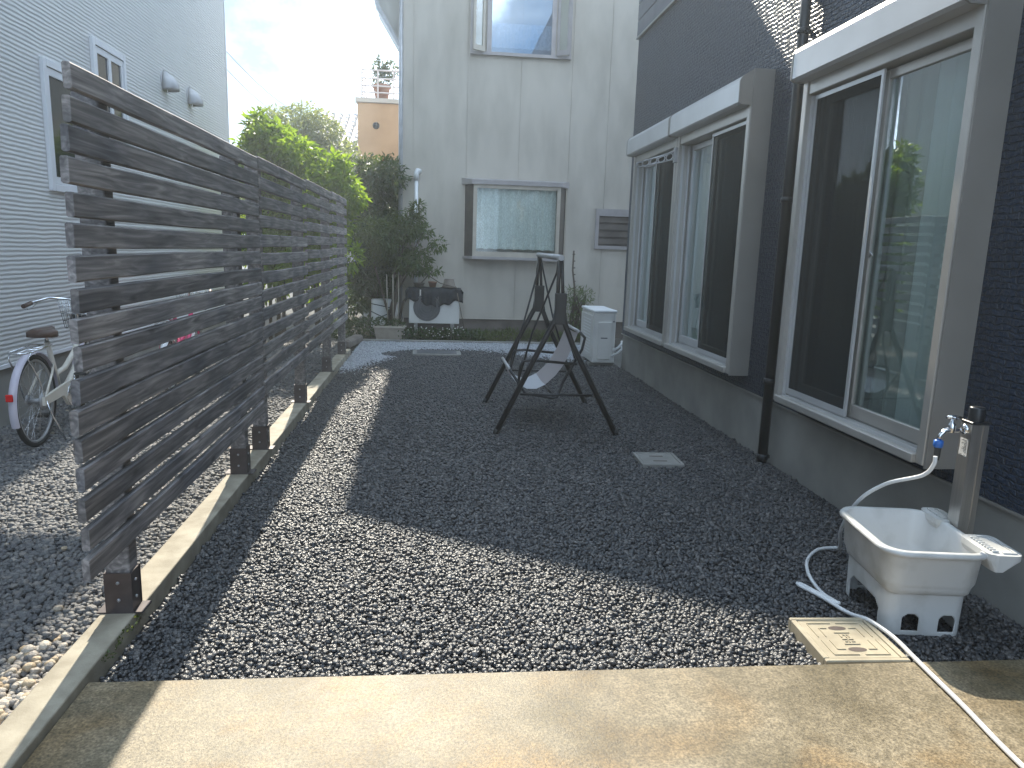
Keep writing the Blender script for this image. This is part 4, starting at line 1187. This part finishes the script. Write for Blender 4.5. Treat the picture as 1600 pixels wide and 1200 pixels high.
# ------------------------------------------------------------------ outdoor unit by the navy house
ac = thing('outdoor_unit', 'white outdoor air conditioning unit at the far corner of the navy house', 'air conditioner', (2.12,9.42,0))
b = MB(); b.box(0,.30,0,.78,.05,.72,.012); b.build('casing', M['acwhite'], ac)
b = MB(); b.box(-.012,.312,-.012,.792,.72,.755,.01); b.build('top_panel', M['white'], ac)
b = MB(); b.box(.06,.24,-.022,-.001,.10,.60,.008); sc_ = b.build('service_cover', M['acwhite'], ac)
b = MB(); b.box(.10,.19,-.024,-.0225,.38,.395); b.build('cover_handle', M['grille'], sc_)
b = MB(); b.box(-.016,-.001,.04,.74,.12,.68,.006); b.build('front_panel', M['acwhite'], ac)
b = MB()
for k in range(12): b.box(-.021,-.0165,.10,.56,.17+k*.04,.18+k*.04)
b.build('grille_bars', M['white'], ac)
b = MB(); b.box(-.0255,-.0255+.001,.0,.0,.0,.0) if False else b.box(.255,.285,-.004,-.001,.60,.612)
b.build('badge', M['grille'], ac)
for yy in (.12,.62):
    b = MB(); b.box(-.03,.33,yy-.03,yy+.03,.0,.049,.005); b.build('foot', M['foundation'], ac)
b = MB()
b.tube([(.27,-.02,.22),(.34,-.04,.27),(.40,.0,.32),(.42,.1,.33)], .018, 8); b.tube([(.26,-.02,.15),(.34,-.04,.20),(.40,.0,.25),(.42,.1,.26)], .014, 8)
b.build('refrigerant_pipe', M['white'], ac)

# ------------------------------------------------------------------ swing
sw = thing('garden_swing', 'black tubular garden swing without canopy, sling seat of mesh and white cloth', 'swing', (1.03,6.4,0))
def S(p): return (p[0]-1.03, p[1]-6.4, p[2])
for y, sgn in ((5.8,-1),(7.0,1)):
    o_ = .0
    b = MB(); b.tube([S((.52,y+sgn*.02,.0)),S((.90,y,.78)),S((.985,y,.95)),S((1.0,y,1.05))], .023, 8); b.build('leg', M['black'], sw)
    b = MB(); b.tube([S((1.54,y+sgn*.02,.0)),S((1.14,y,.75)),S((1.07,y,.92)),S((1.045,y,1.05))], .023, 8); b.build('leg', M['black'], sw)
    b = MB(); b.box(-.050,.040,y-6.4-.028,y-6.4+.028,.92,1.17,.004); b.build('joint_plate', M['black'], sw)
    b = MB(); b.tube([S((1.0,y,1.10)),S((1.0,y,1.28)),S((1.01,y,1.46))], .016, 8); b.tube([S((1.045,y,1.10)),S((1.035,y,1.25)),S((1.02,y,1.45))], .014, 8); b.build('upright', M['black'], sw)
    b = MB(); b.tube([S((.72,y,.34)),S((1.32,y,.335))], .010, 6); b.build('stretcher', M['black'], sw)
    for fx in (.52,1.54):
        b = MB(); b.tube([S((fx,y+sgn*.02,.0)),S((fx+(.02 if fx<1 else -.02),y+sgn*.02,.05))], .023, 8); b.build('foot_cap', M['rubber'], sw)
b = MB(); b.tube([S((1.01,5.76,1.45)),S((1.01,7.04,1.46))], .024, 10); b.build('top_bar', M['greymetal'], sw)
# hanging seat
seat = sw
T = S
YA, YB = 6.12, 6.70
prof = [(.66,.50),(.685,.43),(.74,.365),(.82,.325),(.90,.325),(.98,.365),(1.06,.44),(1.12,.52),(1.17,.62),(1.21,.72),(1.245,.82)]
def sling(i0, i1, mt, name):
    b = MB(); vs = []
    seg = prof[i0:i1+1]; ny = 8
    for k, (x, z) in enumerate(seg):
        for j in range(ny+1):
            v = j/ny
            sag = -.015*math.sin(math.pi*v)
            vs.append(T((x, YA+(YB-YA)*v, z+sag)))
    fs = [(k*(ny+1)+j, k*(ny+1)+j+1, (k+1)*(ny+1)+j+1, (k+1)*(ny+1)+j) for k in range(len(seg)-1) for j in range(ny)]
    b.add(vs, fs, True)
    return b.build(name, M[mt], seat)
sling(0,1,'sling','front_flap'); sling(1,5,'sling_pale','seat_fabric'); sling(5,10,'sling','back_fabric')
b = MB(); b.tube([T((.66,YA-.02,.50)),T((.66,YB+.02,.50))], .014, 8); b.build('front_bar', M['greymetal'], seat)
b = MB(); b.tube([T((1.25,YA-.01,.83)),T((1.25,YB+.01,.83))], .014, 8); b.build('back_bar', M['greymetal'], seat)
for y in (YA-.03, YB+.03):
    b = MB()
    b.tube([T((1.25,y,.83)),T((1.30,y,.78)),T((1.28,y,.68)),T((1.13,y,.40)),T((1.08,y,.26)),T((1.04,y,.25)),T((.80,y,.29)),T((.66,y,.50))], .012, 8)
    b.build('side_rail', M['black'], seat)
    b = MB(); b.tube([T((1.24,y,.55)),T((.86,y,.58)),T((.77,y,.57)),T((.75,y,.52)),T((.74,y,.36))], .012, 8); b.build('armrest', M['black'], seat)
    b = MB(); b.tube([T((1.0,y+(-.25 if y<6.3 else .25),1.42)),T((1.0,y+(-.2 if y<6.3 else .2),1.33)),T((.84,y,.80)),T((.74,y,.40))], .009, 6)
    b.tube([T((1.03,y+(-.25 if y<6.3 else .25),1.42)),T((1.04,y+(-.2 if y<6.3 else .2),1.33)),T((1.12,y,.9)),T((1.22,y,.60))], .009, 6)
    b.build('hanger', M['black'], seat)
b = MB(); b.tube([T((1.06,YA-.03,.255)),T((1.06,YB+.03,.255))], .012, 8); b.build('cross_tube', M['black'], seat)

# ------------------------------------------------------------------ inspection covers
def cover(name, label, cx, cy, w, mt, marks, h):
    t = thing(name, label, 'drain cover', (cx,cy,0), R(-2.5))
    b = MB(); q = w/2; i_ = q-.022
    b.box(-q,q,-q,-i_,-.02,h,.004); b.box(-q,q,i_,q,-.02,h,.004); b.box(-q,-i_,-i_,i_,-.02,h,.003); b.box(i_,q,-i_,i_,-.02,h,.003)
    b.build('cover_frame', M[mt], t)
    b = MB(); b.box(-i_+.002,i_-.002,-i_+.002,i_-.002,-.02,h-.004,.003)
    pl = b.build('cover_plate', M[mt], t)
    if marks:
        b = MB(); z0, z1 = h-.0038, h-.0005
        s = i_
        def bar(x0,x1,y0,y1): b.box(x0*s,x1*s,y0*s,y1*s,z0,z1)
        for sg in (-1,1):
            bar(-.78,-.08,sg*.82-.012,sg*.82+.012); bar(.08,.78,sg*.82-.012,sg*.82+.012)
            bar(sg*.78-.012,sg*.78+.012,-.78,-.08); bar(sg*.78-.012,sg*.78+.012,.08,.78)
            bar(sg*.55-.012,sg*.55+.012,-.55,-.10); bar(sg*.55-.012,sg*.55+.012,.10,.55)
            bar(-.55,-.32,sg*.55-.012,sg*.55+.012); bar(.32,.55,sg*.55-.012,sg*.55+.012)
            bar(-.22,.22,sg*.30-.012,sg*.30+.012)
        # two worn characters between the bars
        bar(-.14,-.10,.06,.20); bar(-.04,.14,.17,.20); bar(.0,.03,.04,.17); bar(.08,.11,.06,.15)
        bar(-.16,.16,-.06,-.035); bar(-.03,.0,-.2,-.06); bar(-.14,-.06,-.18,-.155); bar(.05,.15,-.18,-.155)
        b.build('raised_marks', M[mt], pl)
        for sg in (-1,1):
            b = MB(); n_ = 18
            pts = [(.26*s*math.cos(math.pi*2*i/n_), sg*.56*s+.11*s*math.sin(math.pi*2*i/n_), h-.0030) for i in range(n_)]
            b.add(pts, [tuple(range(n_))]); b.build('finger_hole', M['darkhole'], pl)
    else:
        for sg in (-1,1):
            b = MB(); b.box(-.05,.05,sg*.06-.010,sg*.06+.010,h-.0038,h-.0028); b.build('finger_hole', M['darkhole'], pl)
    return t
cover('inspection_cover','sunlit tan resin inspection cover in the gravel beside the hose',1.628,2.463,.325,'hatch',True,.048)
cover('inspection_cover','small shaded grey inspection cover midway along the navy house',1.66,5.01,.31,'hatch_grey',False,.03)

# ------------------------------------------------------------------ wash tub and standpipe
tub = thing('wash_tub', 'white plastic wash basin on arched legs at the foot of the standpipe', 'wash tub', (2.035,2.715,.010), R(-8))
def rrect(x0, x1, y0, y1, r_, n_=6):
    pts = []
    for cx, cy, a0 in ((x1-r_,y1-r_,0),(x0+r_,y1-r_,90),(x0+r_,y0+r_,180),(x1-r_,y0+r_,270)):
        for i in range(n_+1):
            a = R(a0+90*i/n_); pts.append((cx+r_*math.cos(a), cy+r_*math.sin(a)))
    return pts
def rings(secs, name, mt, parent, cap=True):
    b = MB(); n_ = len(secs[0][0]); vs = []
    for pts, z in secs: vs += [(x, y, z) for x, y in pts]
    fs = [(k*n_+i, k*n_+(i+1) % n_, (k+1)*n_+(i+1) % n_, (k+1)*n_+i) for k in range(len(secs)-1) for i in range(n_)]
    b.add(vs, fs, True)
    if cap: b.f.append(tuple((len(secs)-1)*n_+i for i in range(n_))); b.sm.append(False)
    return b.build(name, M[mt], parent, recalc=False)
def rr(e, r_=.07): return rrect(-.20-e, .165+e, -.235-e, .235+e, r_+e)
bowl = rings([(rr(-.026,.06),.185),(rr(-.022,.06),.19),(rr(-.012),.195),(rr(-.008),.215),(rr(-.004),.225),(rr(.004),.24),(rr(.014),.352),(rr(.018),.358),(rr(.033),.362),(rr(.036),.372),(rr(.030),.382),(rr(.012),.384),(rr(.004),.378),(rr(-.010),.24),(rr(-.03),.205),(rr(-.05,.05),.20)], 'basin', 'tub', tub)
b = MB(); b.lathe([(0,.206),(.022,.206),(.024,.203)], (.10,-.02,0), 16); b.build('drain_plug', M['rubber'], bowl)
# skirt with arched openings
def skirt():
    NP, NZ = 420, 36
    base = rrect(-.175,.148,-.195,.212,.06,14)
    # resample perimeter evenly
    P_ = [Vector((x,y,0)) for x, y in base]; P_.append(P_[0])
    L = [0]
    for i in range(1,len(P_)): L.append(L[-1]+(P_[i]-P_[i-1]).length)
    tot = L[-1]; res_ = []
    j = 0
    for i in range(NP):
        s_ = tot*i/NP
        while L[j+1] < s_: j += 1
        t_ = (s_-L[j])/(L[j+1]-L[j]) if L[j+1] > L[j] else 0
        res_.append(P_[j].lerp(P_[j+1], t_))
    b = MB(); vs = []
    for k in range(NZ+1):
        z = .187*k/NZ
        for p in res_: vs.append((p.x*(1+.02*k/NZ), p.y*(1+.02*k/NZ), z))
    fs = []
    for k in range(NZ):
        z = .187*(k+.5)/NZ
        for i in range(NP):
            p = (res_[i]+res_[(i+1) % NP])/2
            hole = False
            if p.y > .205 or p.y < -.19:      # near and far face: two small arches
                for cx in (-.072,.072):
                    u = abs(p.x-cx)
                    if .022 < z < .095 and u < .034 and (z < .068 or (u/.034)**2+((z-.068)/.027)**2 < 1): hole = True
            if abs(p.x) > .172:      # sides: one wide low arch
                u = abs(p.y)
                if z < .115 and u < .135 and (z < .085 or u < .135-(z-.085)*1.2): hole = True
            if not hole: fs.append((k*NP+i, k*NP+(i+1) % NP, (k+1)*NP+(i+1) % NP, (k+1)*NP+i))
    b.add(vs, fs, True)
    o = b.build('leg_skirt', M['tub'], tub)
    md = o.modifiers.new('s','SOLIDIFY'); md.thickness = .005; md.offset = -1
skirt()
# soap shelves on the right hand side, notched for the post
for (ya, yb, xe) in ((-.271,-.05,.29),(.10,.271,.25)):
    b = MB()
    p = rrect(.155, xe, ya, yb, .035, 4)
    n_ = len(p)
    vs = [(x,y,.388) for x,y in p]+[(x,y,.364) for x,y in p]+[(.185+(x-.185)*.35, y, .32) for x,y in p]
    b.add(vs, [tuple(range(n_))]+[(i,(i+1)%n_,n_+(i+1)%n_,n_+i) for i in range(n_)]+[(n_+i,n_+(i+1)%n_,2*n_+(i+1)%n_,2*n_+i) for i in range(n_)])
    sh = b.build('soap_shelf', M['tub'], tub)
    b = MB()
    k = 0; y = ya+.03
    while y < yb-.03:
        b.box(.180,.205,y,y+.009,.3885,.396,.002); y += .018
    b.box(.215,xe-.02,ya+.02,ya+.028,.3885,.393); b.box(.215,xe-.02,yb-.028,yb-.02,.3885,.393); b.box(xe-.028,xe-.02,ya+.0285,yb-.0285,.3885,.393)
    b.build('shelf_ridges', M['tub'], sh)

sp_ = thing('standpipe', 'stainless square garden standpipe with black cap and chrome tap', 'standpipe', (2.285,2.765,0), R(-4))
b = MB()
w = .036
pts = [(-w,-w),(w,-w),(w,-w*.2),(w-.004,-w*.15),(w-.004,w*.15),(w,w*.2),(w,w),(-w,w)]
b.prism([(-w,-w),(-w*.35,-w),(-w*.3,-w+.004),(w*.35,-w+.004),(w*.4,-w),(w,-w),(w,w),(-w,w)], 2, 0, .84)
post = b.build('post_body', M['steel'], sp_)
b = MB(); b.box(-w-.002,w+.002,-w-.002,w+.002,.8405,.852,.002)
b.lathe([(.031,.852),(.031,.905),(.029,.911),(0,.912)], (0,0,0), 24); b.build('cap', M['blackpipe'], sp_)
b = MB(); b.add([(-w-.0012,-.026,.70),(-w-.0012,.026,.70),(-w-.0012,.026,.775),(-w-.0012,-.026,.775)], [(0,1,2,3)])
stk = b.build('label_sticker', M['sticker'], sp_)
b = MB()
def ink(y0,y1,z): b.add([(-w-.002,y0,z),(-w-.002,y1,z),(-w-.002,y1,z+.0022),(-w-.002,y0,z+.0022)], [(0,1,2,3)])
for k in range(9):
    rg = random.Random(k); ink(-.02, -.02+.012+.024*rg.random(), .766-.0062*k)
ink(.004,.022,.703); ink(-.02,-.006,.703); b.build('label_print', M['ink'], stk)
# tap on the -X side
b = MB()
b.lathe([(.022,-w-.004),(.022,-w-.012),(.012,-w-.016)], (0,0,.815), 16, 0)
b.tube([(-w-.01,0,.815),(-.075,0,.808),(-.10,0,.812),(-.13,0,.805),(-.148,-.004,.785),(-.152,-.006,.765)], [.010,.010,.014,.010,.009,.009], 12)
b.lathe([(.014,.80),(.017,.815),(.015,.835),(.008,.842),(.006,.865),(0,.866)], (-.10,0,0), 14)
tap = b.build('tap', M['chrome'], sp_)
b = MB(); b.tube([(-.128,0,.863),(-.10,0,.868),(-.062,0,.862)], [.006,.008,.006], 8); b.tube([(-.10,-.022,.863),(-.10,.022,.863)], .006, 8); b.build('tap_handle', M['chrome'], tap)
b = MB(); b.lathe([(.010,.768),(.019,.764),(.020,.745),(.017,.735),(0,.735)], (-.152,-.006,0), 14); b.build('hose_collar', M['blue'], tap)
b = MB(); b.lathe([(.014,.7345),(.013,.70),(.011,.68),(.0,.68)], (-.152,-.006,0), 14); b.build('hose_nozzle', M['rubber'], tap)

def smooth_path(pts, n_=8):
    P_ = [Vector(p) for p in pts]; out = []
    for i in range(len(P_)-1):
        a, b_, c, d = P_[max(i-1,0)], P_[i], P_[i+1], P_[min(i+2,len(P_)-1)]
        for k in range(n_):
            t_ = k/n_
            out.append(.5*((2*b_)+(c-a)*t_+(2*a-5*b_+4*c-d)*t_*t_+(3*b_-a-3*c+d)*t_**3))
    out.append(P_[-1]); return out
hp = [(2.113,2.75,.70),(2.113,2.755,.66),(2.10,2.80,.60),(2.03,2.93,.52),(1.98,3.04,.40),(1.99,3.16,.22),(2.08,3.30,.06),(2.10,3.38,.022),(2.0,3.36,.022),(1.88,3.24,.022),(1.80,3.08,.022),(1.76,2.90,.024),(1.765,2.80,.03),(1.77,2.765,.035),(1.755,2.78,.035),(1.73,2.88,.03),(1.705,2.965,.026),(1.69,2.975,.026),(1.695,2.94,.026),(1.725,2.85,.03),(1.765,2.68,.034),(1.79,2.58,.055),(1.80,2.44,.063),(1.79,2.30,.062),(1.78,2.20,.062),(1.765,2.0,.060),(1.74,1.8,.060),(1.73,1.6,.060),(1.75,1.3,.060)]
b = MB(); b.tube(smooth_path(hp), .0085, 10)
tag(b.build('garden_hose', M['hose']), 'white garden hose looping from the tap across gravel onto the driveway', 'hose')

# ------------------------------------------------------------------ bicycles
def bicycle(name, label, loc, rz, frame, fender, wr=.33):
    t = thing(name, label, 'bicycle', loc, rz)        # local +Y forward, rear axle at y=0
    WB_ = 1.08
    def wheel(y0):
        b = MB(); n_ = 40
        b.tube([(0, y0+(wr-.018)*math.cos(2*math.pi*i/n_), wr+(wr-.018)*math.sin(2*math.pi*i/n_)) for i in range(n_)], .018, 8, closed=True)
        w_ = b.build('wheel', M['rubber'], t)
        b = MB(); b.tube([(0, y0+(wr-.040)*math.cos(2*math.pi*i/n_), wr+(wr-.040)*math.sin(2*math.pi*i/n_)) for i in range(n_)], .011, 6, closed=True)
        b.tube([(-.045,y0,wr),(.045,y0,wr)], .018, 10); b.build('rim', M['greymetal'], w_)
        b = MB()
        for i in range(28):
            a = 2*math.pi*i/28; s_ = .03 if i % 2 else -.03
            b.tube([(s_, y0+.018*math.cos(a+.8), wr+.018*math.sin(a+.8)), (0, y0+(wr-.045)*math.cos(a), wr+(wr-.045)*math.sin(a))], .0013, 4, caps=False)
        b.build('spokes', M['chrome'], w_)
        b = MB(); vs = []; n2 = 26
        for i in range(n2+1):
            a = R(-20+ (200)*i/n2) if y0 == 0 else R(20+150*i/n2)
            a = math.pi - a if y0 == 0 else a
            for dx, dr in ((-.027,.0),(-.020,.012),(0,.018),(.020,.012),(.027,0)):
                r_ = wr+.012+dr
                vs.append((dx, y0+r_*math.cos(a), wr+r_*math.sin(a)))
        b.add(vs, [(i*5+k,i*5+k+1,(i+1)*5+k+1,(i+1)*5+k) for i in range(n2) for k in range(4)], True)
        b.build('mudguard', M[fender], t)
        return w_
    wheel(0); wheel(WB_)
    b = MB()
    bbp = (0,.44,.29); st_ = (0,.27,.72); hd0 = (0,.93,.60); hd1 = (0,.88,.80)
    b.tube([bbp, (0,.36,.5), st_], .018, 10)
    b.tube([hd0,(0,.80,.48),(0,.60,.36),bbp], .024, 10)
    b.tube([(0,.90,.70),(0,.76,.58),(0,.55,.48),(0,.36,.46)], .020, 10)
    b.tube([hd0,hd1], .024, 10)
    for s_ in (-1,1):
        b.tube([bbp,(.045*s_,.2,.30),(.06*s_,0,wr)], .011, 8)
        b.tube([(0,.34,.55),(.045*s_,.2,.50),(.06*s_,0,wr)], .009, 8)
        b.tube([hd0,(.05*s_,.97,.52),(.052*s_,WB_,wr)], .012, 8)
    b.build('frame', M[frame], t)
    b = MB(); b.tube([hd1,(0,.865,.93),(0,.86,.97)], .014, 8)
    b.tube([(-.27,.60,.95),(-.255,.72,.97),(-.18,.84,1.0),(-.06,.88,.99),(0,.87,.97),(.06,.88,.99),(.18,.84,1.0),(.255,.72,.97),(.27,.60,.95)], .011, 8)
    hbj = b.build('handlebar', M['chrome'], t)
    for s_ in (-1,1):
        b = MB(); b.tube([(.27*s_,.59,.948),(.258*s_,.70,.966)], .017, 10); b.build('grip', M['brown_leather'], hbj)
        b = MB(); b.tube([(.24*s_,.76,.965),(.25*s_,.70,.93),(.255*s_,.62,.925)], .005, 6); b.build('brake_lever', M['greymetal'], hbj)
    b = MB(); b.tube([st_,(0,.25,.78)], .013, 8); b.build('seat_post', M['chrome'], t)
    # saddle: lofted outline
    b = MB(); vs = []; prof_ = [(.0,.02),(.03,.085),(.08,.10),(.14,.085),(.19,.04),(.25,.025),(.28,.012)]
    for yy, hw in prof_:
        for dx, dz in ((-hw,-.035),(-hw*1.0,.0),(-hw*.6,.022),(0,.016),(hw*.6,.022),(hw,.0),(hw,-.035)):
            vs.append((dx, .12+yy, .80+dz))
    n_ = 7
    b.add(vs, [(i*n_+k,i*n_+k+1,(i+1)*n_+k+1,(i+1)*n_+k) for i in range(len(prof_)-1) for k in range(n_-1)]+[tuple(range(n_))]+[((i*n_),(i+1)*n_,(i+1)*n_+6,i*n_+6) for i in range(len(prof_)-1)], True)
    b.build('saddle', M['brown_leather'], t)
    # rear carrier
    b = MB()
    for s_ in (-1,1):
        b.tube([(.03*s_,.25,.70),(.065*s_,.18,.71),(.065*s_,-.16,.70),(.06*s_,-.20,.66),(.065*s_,-.08,.50),(.066*s_,.0,wr)], .006, 6)
    b.tube([(-.065,-.16,.70),(-.05,-.22,.70),(.05,-.22,.70),(.065,-.16,.70)], .006, 6)
    for yy in (-.05,.06): b.tube([(-.065,yy,.705),(.065,yy,.705)], .005, 6)
    b.tube([(0,.2,.71),(0,-.2,.70)], .005, 6)
    b.build('carrier', M['chrome'], t)
    b = MB(); b.box(-.022,.022,-.385,-.370,.40,.45,.005); b.build('reflector', M['red'], t)
    # chain guard, crank, pedals
    b = MB()
    poly = [(-.03,.36),(.30,.39),(.44,.40),(.53,.34),(.54,.27),(.47,.20),(.38,.22),(.30,.31),(-.03,.30)]
    b.prism(poly, 0, .055, .075); b.build('chain_guard', M['bike_cream' if frame != 'pink' else 'pink'], t)
    b = MB(); b.lathe([(.0,.077),(.085,.077),(.09,.08),(.085,.083),(.0,.083)], (0,.44,.29), 22, 0); b.build('chainring', M['chrome'], t)
    b = MB(); b.tube([(.09,.44,.29),(.10,.46,.45)], .009, 6); b.tube([(-.06,.44,.29),(-.08,.42,.13)], .009, 6); b.build('crank', M['chrome'], t)
    for p_ in ((.15,.46,.45),(-.13,.42,.13)):
        b = MB(); b.box(p_[0]-.045,p_[0]+.045,p_[1]-.035,p_[1]+.035,p_[2]-.012,p_[2]+.012,.006); b.build('pedal', M['rubber'], t)
    b = MB(); b.lathe([(.0,.048),(.06,.048),(.062,.054),(.0,.056)], (0,0,wr), 18, 0); b.lathe([(0,-.055),(.045,-.052),(.045,-.046),(0,-.046)], (0,0,wr), 16, 0); b.build('hub_cover', M['greymetal'], t)
    b = MB(); b.tube([(.07,.0,wr),(.09,.04,.20),(.14,.10,.01)], .007, 6); b.build('kickstand', M['chrome'], t)
    # wire basket
    b = MB()
    x0_, x1_, y0_, y1_ = -.17,.17,.96,1.22
    for zz, k_ in ((.74,.80),(.80,.85),(.86,.9),(.92,.95),(.98,1.0)):
        c_ = (x0_*k_, x1_*k_, 1.09-.13*k_, 1.09+.13*k_)
        b.tube([(c_[0],c_[2],zz),(c_[1],c_[2],zz),(c_[1],c_[3],zz),(c_[0],c_[3],zz)], .003 if zz < .98 else .005, 5, closed=True)
    for i in range(9):
        u = -1+2*i/8
        for ysg in (-1,1):
            b.tube([(u*.17*.8,1.09+ysg*.13*.8,.74),(u*.17,1.09+ysg*.13,.98)], .0022, 4)
            if i < 7: 
                v_ = -1+2*i/6
                b.tube([(ysg*.17*.8,1.09+v_*.13*.8,.74),(ysg*.17,1.09+v_*.13,.98)], .0022, 4)
    b.build('basket', M['chrome'], t)
    return t
bk = bicycle('bicycle','pale city bicycle with brown saddle and rear carrier parked by the white house',(-2.80,5.40,.008),R(5),'bike_cream','bike_lilac')
bag = MB(); bag.box(-.11,.11,-.08,.08,0,.13,.03)
bo = bag.build('basket_liner', M['darkcloth'], bk); bo.location = (0,1.09,.745)
bicycle('bicycle','bright pink bicycle mostly hidden behind the slat fence',(-2.55,7.35,.008),R(4),'pink','white',.26)
